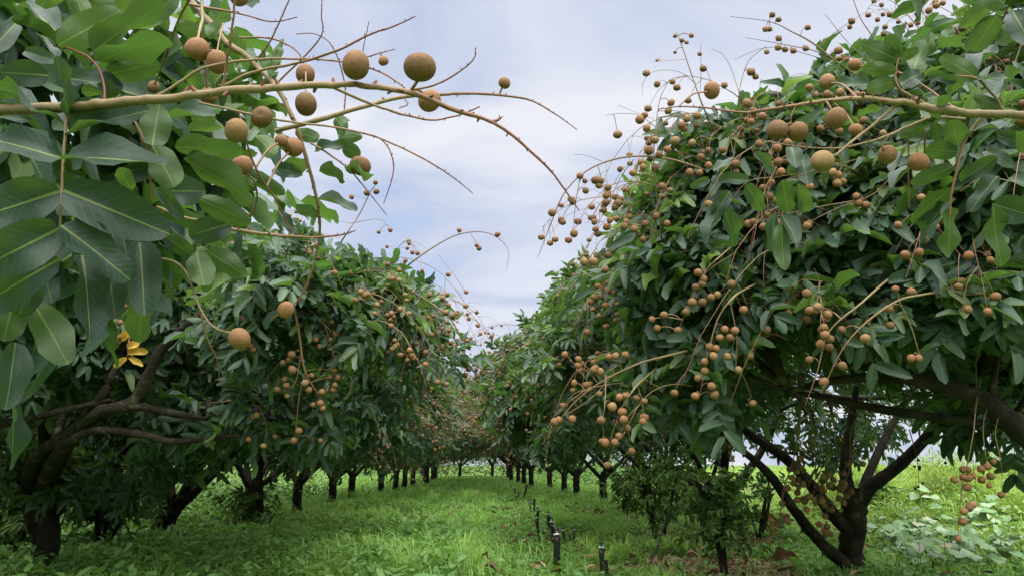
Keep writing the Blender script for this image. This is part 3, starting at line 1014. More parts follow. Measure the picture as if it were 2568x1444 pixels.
weeds('weeds', 8500, (0.0, 4.2), (3.8, 8.5), (0.02, 0.11), (0.03, 0.07), 22, 'small broad leaved weeds in the grass under the right trees', templ=TEMPL_XS, wr=(0.36, 0.56), dens=lambda x, y: np.where(np.abs(x - 0.42 - 0.035 * (y - 5)) < 0.45, 0.35, 1.0))
weeds('weeds', 8500, (-7, 5), (8.5, 20), (0.03, 0.16), (0.04, 0.09), 23, 'small leafy weeds scattered through the grass beyond the sprinklers', per=4, templ=TEMPL_XS)


def tufts(n, xr, yr, hr, seed, label, tint):
    """clumps of arching blades radiating from their roots"""
    rng = np.random.default_rng(seed)
    cx = rng.uniform(*xr, n); cy = rng.uniform(*yr, n)
    ok = ~in_mulch(cx, cy) & (np.abs(cx - 0.42 - 0.035 * (cy - 5)) > 0.35); cx, cy = cx[ok], cy[ok]
    per = 42; i = np.repeat(np.arange(len(cx)), per); m = len(i)
    az = rng.uniform(0, 6.283, m); sz = rng.uniform(*hr, len(cx))[i]
    h = sz * rng.uniform(0.55, 1.1, m); w = rng.uniform(0.004, 0.008, m)
    r = rng.uniform(0, 0.035, m)
    d = np.stack([np.cos(az), np.sin(az), np.zeros(m)], -1); s = np.stack([-np.sin(az), np.cos(az), np.zeros(m)], -1)
    x, y = cx[i] + r * np.cos(az), cy[i] + r * np.sin(az)
    base = np.stack([x, y, gz(x, y) - 0.005], -1); up = np.array([0, 0, 1.0])
    b = rng.uniform(0.25, 1.15, m)[:, None]; H = h[:, None]; W = w[:, None]
    m1 = base + up * H * 0.5 + d * H * b * 0.18; m2 = base + up * H * (0.85 - 0.2 * b) + d * H * b * 0.55; t = base + up * H * (0.95 - 0.6 * b) + d * H * b * 1.05
    V = np.stack([base - s * W * .4, base + s * W * .4, m1 - s * W * .5, m1 + s * W * .5, m2 - s * W * .36, m2 + s * W * .36, t], 1).reshape(-1, 3)
    o = (np.arange(m) * 7)[:, None]
    F4 = np.concatenate([o + np.array([[0, 1, 3, 2]]), o + np.array([[2, 3, 5, 4]])])
    tn = np.clip(rng.normal(tint, 0.12, len(cx))[i] + rng.normal(0, 0.1, m), 0, 1)
    tag(link('grass', mesh_np('grass', V, [F4, o + np.array([[4, 5, 6]])], tint=np.repeat(tn, 7)), None, M['grass']), label, 'grass', None, 'stuff')


tufts(330, (-2.6, 1.6), (4.3, 9.5), (0.12, 0.30), 17, 'loose tufts of longer grass standing above the alley turf', 0.66)
tufts(220, (-3.0, 2.6), (9.5, 20.0), (0.14, 0.34), 18, 'loose grass tufts farther down the alley', 0.66)


def fallen(n, xr, yr, seed, label):
    rng = np.random.default_rng(seed)
    x = rng.uniform(*xr, n); y = rng.uniform(*yr, n); az = rng.uniform(0, 6.283, n)
    L = dict(base=np.stack([x, y, gz(x, y) + rng.uniform(0.03, 0.12, n)], -1), len=rng.uniform(0.05, 0.11, n), tint=rng.random(n))
    L['wid'] = L['len'] * rng.uniform(0.3, 0.45, n)
    L['dir'], L['nrm'] = orient(np.stack([np.cos(az), np.sin(az), rng.normal(0, 0.3, n)], -1), np.array([0, 0, 1.0]) + rng.normal(0, 0.4, (n, 3)))
    tag(link('leaf_litter', leaves_mesh('leaf_litter', L, TEMPL_MD, rng), None, M['litter']), label, 'leaf litter', None, 'stuff')


fallen(900, (-4.0, 4.0), (4.2, 12.0), 58, 'scattered brown fallen leaves lying in the grass of the alley')

# ------------------------------------------------------------------ the trees
def pl(rows, n=6):
    """rows of (px, py, distance, radius in px) -> splined world rows (x, y, z, radius)"""
    return spline(np.array([[*at(x, y, d), r * d / FPX] for (x, y, d, r) in rows]), n)


def plr(rows):
    return [[*at(x, y, d), r * d / FPX] for (x, y, d, r) in rows]


def nubs(T, q, rng, f0=0.35, step=2, ln=2.2):
    """little scars and stubs along a stem"""
    for k in range(int(len(q) * f0), len(q) - 1, step):
        p = q[k, :3]; r = max(q[k, 3], 0.0004)
        d = norm(rng.normal(0, 1, 3) + UP * 0.4)
        e = p + d * (r * ln + 0.0012)
        T.add(np.array([p, (p + e) / 2, e]), [r * 0.7, r * 0.6, r * 0.35], 4, 0.8, 0.9)


def hero_stem(root, rows, t0, t1, rng, nub=True, fruits=(), n=7, sides=8, also=(), name='fruiting_branch'):
    """one branch: main line, side lines (also), and its fruits joined by stalks"""
    O = np.array(root.location)
    T = Tubes(); Q = []
    for (rw, a, b) in [(rows, t0, t1)] + list(also):
        q = pl(rw, n)
        if len(q) > 6:
            wob = rng.normal(0, 1, (len(q), 3)); wob = (wob + np.roll(wob, 1, 0) + np.roll(wob, -1, 0)) / 3
            q[1:-1, :3] += wob[1:-1] * q[1:-1, 3:4] * 0.30
        T.add(q[:, :3], q[:, 3] * (1 + 0.05 * rng.standard_normal(len(q))), sides, a, b); Q.append(q)
        if nub: nubs(T, q, rng)
    Qa = np.concatenate(Q)
    fl = []
    for (fx, fy, fr_, fd) in fruits:
        p = at(fx, fy, fd); r = fr_ * fd / FPX
        k = int(np.argmin(np.linalg.norm(Qa[:, :3] - p, axis=1)))
        s = Qa[k, :3]
        ax = norm(s - p) if np.linalg.norm(s - p) > r * 0.3 else np.array([0, 0, 1.0])
        e = p + ax * r * 0.85
        m = (s + e) / 2 + np.array([0, 0, 0.10]) * np.linalg.norm(s - e)
        w = spline([s, m, e], 4)
        T.add(w, np.linspace(min(0.0017, Qa[k, 3] * 0.9 + 0.0004), 0.0013, len(w)), 5, 0.55, 0.75)
        fl.append((p, r, ax))
    b = T.build(name, M['stem'], root, O)
    for (p, r, ax) in fl:
        single_fruit(p, r, FR_HI if r * FPX / project(p[None])[2][0] > 11 else FR_MD, b, O, rng, ax)
    return b


def hero_leaf(root, bx, by, tx, ty, w, side, d, rng, dt=0.0, tint=None, curl=None, mat='hero', ratio=0.40):
    """a leaf spanning two picture points: side 't' shows its upper, 'u' its under surface"""
    O = np.array(root.location)
    B = at(bx, by, d); Tp = at(tx, ty, d * (1 + dt))
    ax = Tp - B; L = np.linalg.norm(ax); D = ax / L
    wa = w * d / FPX
    wr = max(wa, L * ratio * (0.9 + 0.2 * rng.random()))
    roll = math.acos(min(1.0, wa / wr)) * (1 if rng.random() < 0.5 else -1)
    if abs(roll) < 0.15: roll += rng.uniform(-0.3, 0.3)
    view = norm(CAM - (B + Tp) / 2)
    n0 = norm(view - (view @ D) * D)
    s0 = np.cross(n0, D)
    if roll and (n0 * math.cos(abs(roll)) + s0 * math.sin(abs(roll)))[2] * (1 if side == 't' else -1) < (n0 * math.cos(abs(roll)) - s0 * math.sin(abs(roll)))[2] * (1 if side == 't' else -1):
        roll = -abs(roll)
    else: roll = abs(roll)
    nn = n0 * math.cos(roll) + s0 * math.sin(roll)
    if side == 'u': nn = -nn
    dr = rng.uniform(0.02, 0.16) if curl is None else curl
    tp = leaf_grid([.04, .12, .24, .38, .52, .66, .79, .90, .97], 5, dr, rng.uniform(0.10, 0.24) if side == 't' else rng.uniform(-0.05, 0.2), rng.uniform(0.05, 0.12), rng.uniform(-0.22, 0.22), int(rng.integers(1e6)))
    V, F3, F4, UV = tp
    Bn = np.cross(nn, D)
    P = B + V[:, 0:1] * L * D + V[:, 1:2] * wr * Bn + V[:, 2:3] * L * nn - O
    # keep the tip on its point although the blade bends
    P = P + (V[:, 0:1] ** 2) * ((Tp - O) - P[-1])
    tn = np.full(len(P), rng.uniform(0.25, 0.6) if tint is None else tint)
    me = mesh_np('leaf', P, [np.array(F3), np.array(F4)], uv=UV, tint=tn)
    return link('leaf', me, root, M[mat])


# ---- near left tree: its trunk stands out of frame, its bough crosses the foreground
rngL = np.random.default_rng(101)
tips_dark = [(at(60, 40, 1.45), 0.14), (at(220, 130, 1.35), 0.12), (at(330, 0, 1.5), 0.12), (at(-60, 160, 1.3), 0.16), (at(-140, 380, 1.3), 0.18), (at(120, 270, 1.45), 0.10),
             (at(300, 280, 1.55), 0.10), (at(430, 80, 1.65), 0.10), (at(470, 330, 1.75), 0.08), (at(-260, 60, 1.3), 0.3), (at(560, 230, 1.8), .08), (at(360, 400, 1.65), .11), (at(440, 190, 1.75), .10), (at(420, 500, 1.8), .10), (at(230, 500, 1.55), .10), (at(610, 440, 2.0), .09), (at(250, 30, 1.6), .12), (at(520, 20, 1.9), .08), (at(80, 480, 1.4), .12), (at(20, 640, 1.4), .10)]
treeL0 = make_tree('longan_tree', 'nearest longan tree at left, its big leaved fruiting bough crossing in front of the sky',
                   (-2.75, 1.9, 0), (-2.85, 1.7, 1.6), (1.2, 1.25), 2.7, 0.95, 31, nlobes=16, ntips=26, lr=0.55, templ=TEMPL_HI, fork=0.42, tr=0.085, nlimb=5,
                   n_pan=10, extra_lobes=tips_dark, n_leaf=170, leaf_meshes=LEAF_HI1, bare=0, pan_dir=(1, 0.4, 0), pan_filter=lambda p: float(p[0] < -1.3), per=(2, 4), S=0.85, shoots=0, group='longan trees of the orchard')
A_main = [(-420, 380, 1.05, 17), (-150, 310, 0.92, 15), (60, 275, 0.86, 13), (190, 268, 0.83, 12), (260, 262, 0.82, 12.5), (420, 250, 0.79, 11), (560, 232, 0.76, 10.5), (700, 217, 0.73, 9.5), (860, 213, 0.70, 8), (960, 222, 0.68, 7.5),
          (1060, 242, 0.66, 7), (1150, 280, 0.65, 6), (1240, 310, 0.64, 4.6), (1320, 370, 0.64, 3.6), (1390, 440, 0.64, 2.6), (1452, 528, 0.64, 1.5)]
hero_stem(treeL0, A_main, 0.05, 0.98, rngL, fruits=[(1051, 169, 39, 0.63), (1077, 252, 29.5, 0.70), (892, 163, 36, 0.68)],
          also=[([(1032, 225, .665, 4), (1045, 205, .65, 4), (1052, 190, .64, 3.5)], .6, .8),
                ([(1030, 228, .668, 2.6), (1100, 210, .66, 2.4), (1160, 175, .655, 2), (1190, 145, .65, 1.7), (1193, 120, .65, 1.3)], .7, 1.0),
                ([(840, 222, .71, 4), (960, 272, .73, 3.6), (1030, 293, .74, 3), (1090, 301, .74, 2.4), (1150, 290, .74, 2), (1203, 268, .74, 1.8)], .4, .95),
                ([(560, 216, .765, 4), (640, 180, .76, 3.6), (740, 160, .74, 3.4), (845, 128, .70, 3.2), (925, 88, .69, 2.6), (985, 68, .68, 2.2), (1042, 42, .68, 1.4)], .4, 1.0),
                ([(390, 246, .80, 4.5), (450, 208, .80, 4), (520, 168, .80, 3.4), (640, 150, .79, 3), (760, 148, .78, 2.6), (850, 155, .70, 2.4), (930, 172, .69, 2.3), (980, 195, .68, 2.2), (1015, 222, .67, 2)], .35, .85),
                ([(558, 218, .765, 4), (566, 170, .76, 3.6), (578, 100, .75, 3.2), (588, 20, .745, 2.8), (590, -20, .745, 2.6)], .6, .95),
                ([(1240, 306, .64, 4.2), (1252, 299, .64, 3.2), (1256, 296, .64, 2.2)], .8, .9)])
hero_stem(treeL0, [(500, 258, .80, 3.4), (620, 285, .82, 3.2), (740, 308, .84, 3), (830, 318, .85, 2.6), (930, 340, .86, 2.4), (1010, 372, .86, 2.2), (1090, 415, .86, 2), (1140, 448, .86, 1.6), (1186, 486, .86, 1.0)], .3, 1.0, rngL,
          fruits=[(592, 328, 30, .80), (657, 296, 27, .83), (735, 368, 25, .92), (706, 352, 16, .90)],
          also=[([(905, 332, .86, 2), (955, 350, .86, 1.8), (982, 390, .86, 1.7), (985, 440, .86, 1.5), (962, 512, .86, 1.0)], .8, 1.0),
                ([(600, 280, .815, 2.6), (612, 330, .82, 2.4), (640, 420, .85, 2.4), (690, 500, .88, 2.2), (720, 560, .9, 1.8), (740, 590, .9, 1.3)], .7, 1.0)])
hero_stem(treeL0, [(690, 330, .98, 5.5), (790, 303, .98, 6), (900, 272, .99, 5.5), (1000, 246, 1.0, 4.8), (1110, 237, 1.0, 4), (1200, 236, 1.0, 3.4), (1320, 250, 1.0, 2.4), (1390, 285, 1.0, 1.7), (1447, 326, 1.0, 1.0)], .2, 1.0, rngL,
          fruits=[(1265, 208, 15, 1.0)], also=[([(1010, 245, 1.0, 1.6), (1022, 262, .99, 1.5), (1000, 272, .99, 1.0)], .8, 1.0)])
hero_stem(treeL0, [(430, -60, 1.22, 9), (500, 30, 1.16, 8.5), (560, 95, 1.12, 8), (640, 162, 1.1, 7), (700, 230, 1.08, 6.5), (745, 320, 1.08, 5.5), (775, 420, 1.1, 4.5), (797, 520, 1.12, 3.8), (800, 600, 1.14, 3.2), (775, 700, 1.15, 2.6), (740, 760, 1.15, 1.8), (680, 800, 1.15, 1.4)], .1, .9, rngL,
          fruits=[(766, 261, 29, .94), (766, 187, 25, 1.02), (903, 416, 26, 1.06), (961, 153, 13, 1.08), (717, 777, 22, 1.12)],
          also=[([(690, 215, 1.08, 2.6), (800, 100, 1.06, 1.8), (806, 40, 1.05, 1.4), (808, -20, 1.05, 1.2)], .7, 1.0),
                ([(742, 86, 1.06, 1.2), (790, 86, 1.06, 1.3), (830, 112, 1.06, 1.4), (856, 175, 1.07, 1.6), (866, 230, 1.08, 1.6), (862, 280, 1.08, 1.6), (855, 300, 1.09, 1.4)], .8, .9),
                ([(780, 360, 1.09, 2.8), (830, 390, 1.08, 2.4), (880, 430, 1.07, 2), (930, 490, 1.07, 1.5), (970, 540, 1.07, 1.0)], .6, 1.0),
                ([(900, 150, 1.08, 1.7), (940, 138, 1.08, 1.6), (990, 124, 1.08, 1.0)], .8, 1.0),
                ([(910, 130, 1.08, 1.3), (918, 90, 1.08, 1.2), (925, 55, 1.08, 0.9)], .8, 1.0),
                ([(470, 10, 1.16, 4), (600, 35, 1.12, 2.2), (680, 55, 1.12, 1.8), (745, 44, 1.12, 1.2)], .6, 1.0),
                ([(640, 158, 1.1, 2.6), (680, 100, 1.08, 2.2), (725, 0, 1.06, 1.5), (740, -30, 1.06, 1.4)], .6, 1.0),
                ([(600, 95, 1.1, 2.6), (680, 98, 1.09, 2.4), (740, 125, 1.08, 2.0), (765, 165, 1.05, 1.8)], .6, .9)])
hero_stem(treeL0, [(330, 640, 1.05, 4), (430, 655, 1.0, 3.4), (470, 690, .95, 3.2), (500, 770, .90, 2.8), (530, 815, .86, 2.6), (570, 833, .84, 2.4)], .0, .3, rngL,
          fruits=[(600, 849, 28, .83)], also=[([(500, 770, .90, 3), (520, 850, .92, 2.2), (545, 905, .95, 1.6), (550, 960, .97, 1.2)], .5, .9)])
hero_stem(treeL0, [(395, 520, 1.0, 4), (460, 545, 1.0, 4.4), (600, 577, 1.02, 4.8), (700, 590, 1.04, 4), (790, 595, 1.05, 3), (860, 588, 1.05, 2.2), (892, 578, 1.05, 1.3)], .15, .98, rngL,
          fruits=[(606, 416, 26, .92)], also=[([(595, 575, 1.02, 2.6), (640, 520, .98, 2.2), (640, 460, .95, 2.2), (615, 435, .93, 2)], .5, .8)])
hero_stem(treeL0, [(500, -40, 1.0, 4), (508, 40, .96, 3.8), (500, 80, .9, 3.2), (494, 100, .86, 3)], .2, .6, rngL, nub=False,
          fruits=[(494, 124, 30, .82), (545, 156, 29, .82), (385, 220, 16, 1.2), (522, 240, 22, .95)], also=[([(560, 60, .9, 2), (548, 110, .85, 2), (545, 130, .83, 2)], .5, .7)])
hero_stem(treeL0, [(600, -45, .8, 3), (600, -20, .8, 3), (600, 0, .8, 2.8)], .5, .7, rngL, nub=False, fruits=[(600, -4, 22, .82)])
# leaf stalks of the big leaves
hero_stem(treeL0, [(168, 285, .84, 4), (163, 345, .83, 3.8), (158, 420, .82, 3.6), (154, 500, .81, 3.2), (150, 575, .80, 2.6)], .2, .5, rngL, nub=False, name='leaf_stalk')
hero_stem(treeL0, [(262, 255, .825, 3), (258, 200, .84, 2.8), (235, 155, .85, 2.6), (195, 130, .86, 2.4), (150, 118, .87, 2)], .95, 1.0, rngL, nub=False, name='leaf_stalk')
hero_stem(treeL0, [(335, 300, .86, 3.6), (360, 350, .86, 3.4), (375, 420, .87, 3.0), (378, 500, .88, 2.4)], .6, .8, rngL, nub=False, name='leaf_stalk')
HL = [  # base x, y, tip x, y, apparent width, side, distance
    (165, 398, 418, 414, 78, 't', .82), (158, 478, 425, 588, 122, 't', .80), (152, 566, 326, 702, 80, 't', .79), (155, 398, -45, 345, 88, 't', .82), (152, 480, -60, 548, 122, 't', .80), (150, 572, -60, 678, 118, 't', .79),
    (145, 116, 304, 26, 80, 'u', .86), (232, 134, 413, 8, 66, 'u', .87), (248, 156, 425, 98, 48, 'u', .88), (268, 188, 401, 160, 74, 'u', .89), (168, 198, 310, 222, 42, 't', .88), (205, 234, 296, 230, 36, 'u', .90),
    (122, 190, 2, 182, 66, 't', .92), (140, 150, 92, 84, 20, 't', .86), (168, 288, 140, 140, 44, 't', .83), (138, 78, 50, 8, 34, 't', .92), (166, 318, -5, 220, 32, 't', .84), (82, 306, -20, 292, 46, 't', .90),
    (172, 338, 378, 278, 44, 't', .84), (382, 366, 400, 262, 76, 'u', .86), (382, 366, 438, 470, 78, 'u', .85), (438, 370, 612, 382, 56, 'u', .88), (460, 398, 634, 508, 64, 'u', .89), (500, 500, 630, 560, 58, 'u', .92),
    (405, 480, 516, 480, 78, 't', .93), (390, 470, 458, 552, 38, 't', .90), (408, 588, 480, 640, 44, 't', .95), (580, 560, 474, 592, 68, 't', .97), (492, 630, 512, 716, 66, 'u', .95), (515, 628, 617, 692, 56, 'u', .96),
    (350, 608, 362, 792, 80, 't', .88), (205, 640, 226, 856, 84, 't', .86), (365, 718, 348, 858, 62, 'u', .92), (152, 648, -50, 768, 116, 't', .84), (102, 700, 44, 792, 62, 't', .90), (45, 716, 8, 856, 92, 'u', .92),
    (85, 762, 172, 914, 88, 'u', .93), (38, 858, 14, 1028, 72, 't', .90), (30, 1008, 26, 1178, 34, 't', .92), (262, 640, 290, 800, 60, 't', .90), (300, 560, 330, 700, 60, 't', .93), (40, 60, -40, 150, 60, 't', .95),
    (60, 130, 150, 160, 40, 't', 1.0), (100, 20, 160, -50, 60, 'u', 1.0), (215, 60, 180, -40, 50, 'u', .98), (305, 40, 330, -50, 50, 'u', 1.0), (380, 60, 450, -30, 48, 'u', 1.02), (440, 60, 520, 90, 40, 'u', 1.1),
    (20, 370, -60, 420, 60, 't', .95), (60, 250, -30, 230, 50, 'u', 1.0), (420, 300, 540, 290, 22, 't', 1.05), (470, 330, 560, 320, 36, 'u', 1.1), (300, 420, 330, 480, 40, 'u', 1.0), (470, 180, 540, 250, 44, 'u', 1.15), (520, 90, 550, 60, 34, 'u', 1.1),
    (840, 296, 868, 330, 46, 'u', 1.06), (850, 350, 908, 340, 40, 'u', 1.06), (858, 372, 905, 388, 40, 'u', 1.07), (800, 430, 862, 450, 34, 'u', 1.08), (868, 430, 930, 436, 30, 'u', 1.07), (760, 440, 690, 420, 44, 't', 1.08), (770, 400, 700, 440, 46, 'u', 1.1),
    (795, 500, 895, 530, 22, 't', 1.1), (790, 380, 870, 365, 22, 't', 1.1), (740, 330, 800, 350, 36, 'u', 1.12), (730, 380, 690, 330, 30, 'u', 1.12), (700, 150, 672, 190, 26, 'u', 1.1), (690, 160, 705, 120, 22, 'u', 1.1), (800, 540, 740, 520, 30, 'u', 1.12),
    (700, 530, 735, 585, 30, 't', 1.1), (640, 470, 590, 450, 34, 'u', 1.1), (640, 340, 690, 390, 50, 'u', 1.1), (540, 300, 480, 300, 40, 'u', 1.12), (690, 300, 650, 330, 40, 'u', 1.15)]
for h in HL:
    hero_leaf(treeL0, *h[:7], rngL, dt=rngL.uniform(-0.05, 0.05), tint=rngL.uniform(0.15, 0.5) if h[5] == 't' else rngL.uniform(0.3, 0.75))

# ---- near right tree
rngR = np.random.default_rng(202)
panR = []
def pan_px(lines, fruits, dlt=0.0):
    """fruiting stem from picture lines [(rows)], fruits [(px,py,r,d)] in the panicle format"""
    tubes, Q = [], []
    for k_, rw in enumerate(lines):
        rw = [(x, y, d, r * 0.72) for (x, y, d, r) in rw]
        if k_ == 0: rw = [(2 * rw[0][0] - rw[1][0], 2 * rw[0][1] - rw[1][1] + 6, rw[0][2] + .30, rw[0][3] * 1.2)] + rw
        q = pl(rw, 5); Q.append(q)
        tubes.append((q[:, :3], q[:, 3], 0.2, 0.85))
    Qa = np.concatenate(Q); fl = []
    for (fx, fy, fr_, fd) in fruits:
        p = at(fx, fy, fd); r = fr_ * fd / FPX
        k = int(np.argmin(np.linalg.norm(Qa[:, :3] - p, axis=1) + 0.3 * np.maximum(0, p[2] - Qa[:, 2])))
        s = Qa[k, :3]; ax = norm(s - p + [0, 0, 0.03]); e = p + ax * r * 0.85
        w = spline([s, (s + e) / 2 + [0, 0, 0.006], e], 3)
        tubes.append((w, np.linspace(0.0014, 0.0011, len(w)), 0.5, 0.7)); fl.append((p, r, ax))
    return tubes, fl


d1 = 1.95
panR.append(pan_px([[(2222, 705, d1 + .1, 4.5), (2160, 760, d1, 4.2), (2080, 830, d1, 3.4), (2050, 930, d1, 2.4), (2020, 1015, d1, 1.2)]],
                   [(2050, 770, 12, d1), (2075, 788, 12, d1), (2066, 822, 12, d1 - .02), (2068, 840, 12, d1 - .03), (2080, 850, 12, d1), (2030, 902, 11, d1), (2066, 957, 12.5, d1)]))
panR.append(pan_px([[(2345, 735, d1 + .1, 4.5), (2310, 740, d1, 4.2), (2250, 755, d1 - .03, 4), (2170, 810, d1 - .05, 3.4), (2110, 880, d1 - .05, 2.6), (2060, 985, d1 - .05, 1.2)], [(2255, 755, d1, 3), (2285, 820, d1, 2.6), (2306, 890, d1, 2)], [(2180, 805, d1, 1.8), (2195, 860, d1, 1.5), (2225, 908, d1, 1)]],
                   [(2285, 732, 12, d1), (2245, 725, 10, d1), (2230, 775, 11, d1), (2232, 815, 11, d1), (2168, 848, 13, d1 - .06), (2113, 917, 13, d1 - .06), (2112, 826, 10, d1), (2285, 898, 11.5, d1), (2304, 898, 11.5, d1)]))
d2 = 2.05
panR.append(pan_px([[(1880, 720, d2 + .15, 4.5), (1840, 745, d2, 4), (1800, 800, d2, 3.4), (1775, 890, d2, 2.6), (1755, 990, d2, 1.4)], [(1830, 755, d2, 2.4), (1840, 800, d2, 2), (1848, 850, d2, 1.6), (1845, 930, d2, 1.1)]],
                   [(1818, 825, 11, d2), (1842, 828, 11, d2), (1805, 846, 10, d2), (1830, 846, 11, d2), (1780, 870, 12, d2), (1796, 873, 11, d2), (1790, 893, 12, d2 - .02), (1768, 907, 11, d2), (1824, 894, 10.5, d2), (1768, 930, 11, d2), (1750, 948, 10, d2), (1785, 968, 12, d2 - .02), (1743, 992, 11, d2), (1792, 990, 12, d2 - .02), (1852, 927, 11, d2)]))
d3 = 2.25
panR.append(pan_px([[(1760, 870, d3 + .2, 4.2), (1690, 888, d3, 4), (1600, 912, d3, 3.8), (1500, 962, d3, 3.2), (1430, 1020, d3, 2.4), (1360, 1112, d3, 1.2)], [(1540, 935, d3, 2), (1480, 1000, d3, 1.6), (1400, 1050, d3, 1.2)]],
                   [(1392, 1058, 12, d3), (1400, 1052, 10, d3), (1436, 1050, 11.5, d3), (1449, 916, 10, d3), (1470, 965, 10, d3 + .1), (1490, 928, 12, d3), (1506, 932, 11, d3), (1494, 922, 9, d3), (1543, 892, 10, d3), (1568, 890, 11, d3), (1450, 900, 9, d3), (1417, 888, 9, d3), (1440, 960, 9, d3), (1528, 894, 9, d3)]))
d4 = 2.1
panR.append(pan_px([[(1620, 945, d4 + .1, 3.6), (1590, 975, d4, 3.2), (1560, 1020, d4, 2.6), (1545, 1060, d4, 2), (1530, 1100, d4, 1.2)], [(1598, 965, d4, 2), (1612, 1010, d4, 1.6), (1612, 1050, d4, 1.1)], [(1520, 940, d4 + .1, 2), (1517, 1010, d4, 1.6), (1512, 1060, d4, 1.2), (1515, 1100, d4, 1)]],
                   [(1536, 1019, 13.5, d4), (1560, 1032, 12, d4), (1563, 1052, 12, d4 - .02), (1574, 1073, 11, d4), (1507, 1053, 12, d4), (1554, 996, 11, d4), (1569, 992, 10, d4), (1596, 998, 9, d4), (1616, 1006, 9, d4), (1611, 1056, 10, d4), (1518, 1109, 13, d4), (1542, 1108, 11, d4), (1510, 1106, 9, d4)]))
d5 = 2.2
panR.append(pan_px([[(1760, 425, d5 + .2, 5), (1680, 400, d5, 4.6), (1610, 392, d5, 4.2), (1540, 400, d5, 3.8), (1470, 430, d5, 3.2), (1415, 485, d5, 2.4), (1378, 570, d5, 1.6), (1348, 648, d5, 0.8)],
                    [(1455, 445, d5, 1.8), (1445, 500, d5, 1.4), (1440, 545, d5, 1.2), (1436, 580, d5, 1.0)], [(1500, 418, d5, 1.8), (1510, 460, d5, 1.4), (1515, 520, d5, 1.2), (1470, 560, d5, 0.8)], [(1590, 400, d5, 2.0), (1560, 440, d5, 1.8), (1530, 500, d5, 1.4), (1480, 600, d5, 0.8)],
                    [(1510, 405, d5, 1.2), (1470, 390, d5, 1.0), (1440, 388, d5, 0.8)], [(1620, 420, d5, 2.4), (1580, 490, d5, 2), (1575, 560, d5, 1.2)]],
                   [(1384, 533, 11, d5), (1436, 506, 9.5, d5), (1440, 586, 11.5, d5), (1454, 441, 9.5, d5), (1467, 454, 7.5, d5), (1469, 478, 9.5, d5), (1492, 452, 11, d5), (1505, 454, 10.5, d5), (1502, 466, 9, d5), (1525, 471, 9.5, d5), (1521, 491, 9.5, d5), (1519, 508, 10, d5), (1515, 527, 9, d5), (1491, 557, 9, d5), (1522, 569, 10.5, d5), (1529, 553, 8.5, d5), (1549, 511, 12, d5), (1542, 520, 10, d5), (1566, 569, 11, d5), (1589, 575, 10.5, d5), (1645, 543, 10.5, d5), (1672, 562, 9.5, d5), (1612, 601, 9.5, d5), (1555, 425, 8.5, d5), (1658, 468, 10.5, d5)]))
d6 = 2.2
panR.append(pan_px([[(1655, 560, d6 + .1, 2.4), (1640, 420, d6, 2.2), (1644, 330, d6, 1.6), (1655, 250, d6, 1.2), (1680, 200, d6, 1.0)], [(1700, 380, d6, 1.8), (1620, 300, d6, 1.4), (1570, 285, d6, 1.2), (1518, 290, d6, 0.8)], [(1640, 300, d6, 1.2), (1550, 265, d6, 0.9)]],
                   [(1549, 338, 11.5, d6), (1604, 300, 12.5, d6), (1616, 289, 9, d6), (1642, 352, 11, d6), (1627, 378, 13, d6), (1693, 354, 13, d6), (1674, 376, 10, d6), (1644, 421, 12, d6), (1709, 314, 12, d6), (1722, 298, 10, d6), (1683, 258, 10, d6), (1676, 278, 10, d6), (1748, 290, 12, d6), (1777, 415, 11, d6), (1730, 433, 12, d6), (1755, 433, 10, d6)]))
d7 = 2.3
panR.append(pan_px([[(1790, 330, d7 + .1, 3.6), (1760, 260, d7, 3), (1735, 190, d7, 2.4), (1715, 130, d7, 1.8), (1700, 90, d7, 1.2)], [(1745, 210, d7, 1.6), (1700, 180, d7, 1.2), (1640, 180, d7, 1.0), (1612, 210, d7, 0.8), (1612, 240, d7, 0.7)], [(1755, 240, d7, 1.4), (1758, 180, d7, 1.2), (1757, 110, d7, .8)], [(1720, 150, d7, 1.1), (1640, 155, d7, .8)]],
                   [(1621, 184, 10.5, d7), (1734, 90, 7, d7), (1710, 102, 7, d7), (1722, 107, 6, d7), (1693, 91, 6, d7), (1755, 136, 6.5, d7), (1764, 173, 10, d7), (1648, 152, 4.5, d7), (1693, 132, 5, d7)]))
d8 = 2.35
panR.append(pan_px([[(2170, 200, d8 + .1, 4.6), (2110, 165, d8, 4.2), (2040, 110, d8, 3.6), (1985, 80, d8, 2.6), (1930, 55, d8, 1.8), (1830, 42, d8, 1.0)], [(2150, 190, d8, 3), (2060, 135, d8, 2.4), (1980, 115, d8, 2), (1870, 95, d8, 1.0)], [(2110, 165, d8, 2), (2000, 130, d8, 1.4), (1920, 120, d8, 1.2), (1842, 150, d8, .8)], [(1920, 118, d8, 1.4), (1880, 150, d8, 1.6), (1860, 200, d8, 1.6), (1850, 260, d8, 1.6)]],
                   [(1937, 38, 8.5, d8), (1953, 50, 8, d8), (1920, 74, 8.5, d8), (1930, 74, 8, d8), (1953, 97, 9, d8), (1952, 120, 10, d8), (1969, 125, 8.5, d8), (1990, 128, 9, d8), (1923, 131, 7.5, d8), (1884, 181, 12, d8), (1895, 193, 9, d8), (2026, 70, 8.5, d8), (2136, 54, 10, d8), (2103, 127, 12, d8), (2216, 86, 8, d8), (2021, 122, 9, d8)]))
panR.append(pan_px([[(2250, 200, 2.2, 2.6), (2200, 110, 2.2, 2.2), (2160, 50, 2.2, 1.8), (2136, -10, 2.2, 1.2)]], []))
panR.append(pan_px([[(2180, 160, 2.2, 2), (2120, 100, 2.2, 1.4), (2068, 35, 2.2, .8)]], []))
panR.append(pan_px([[(1860, 260, 2.2, 1.6), (1840, 190, 2.2, 1.3), (1815, 140, 2.2, 1.0), (1783, 122, 2.2, .7)]], []))
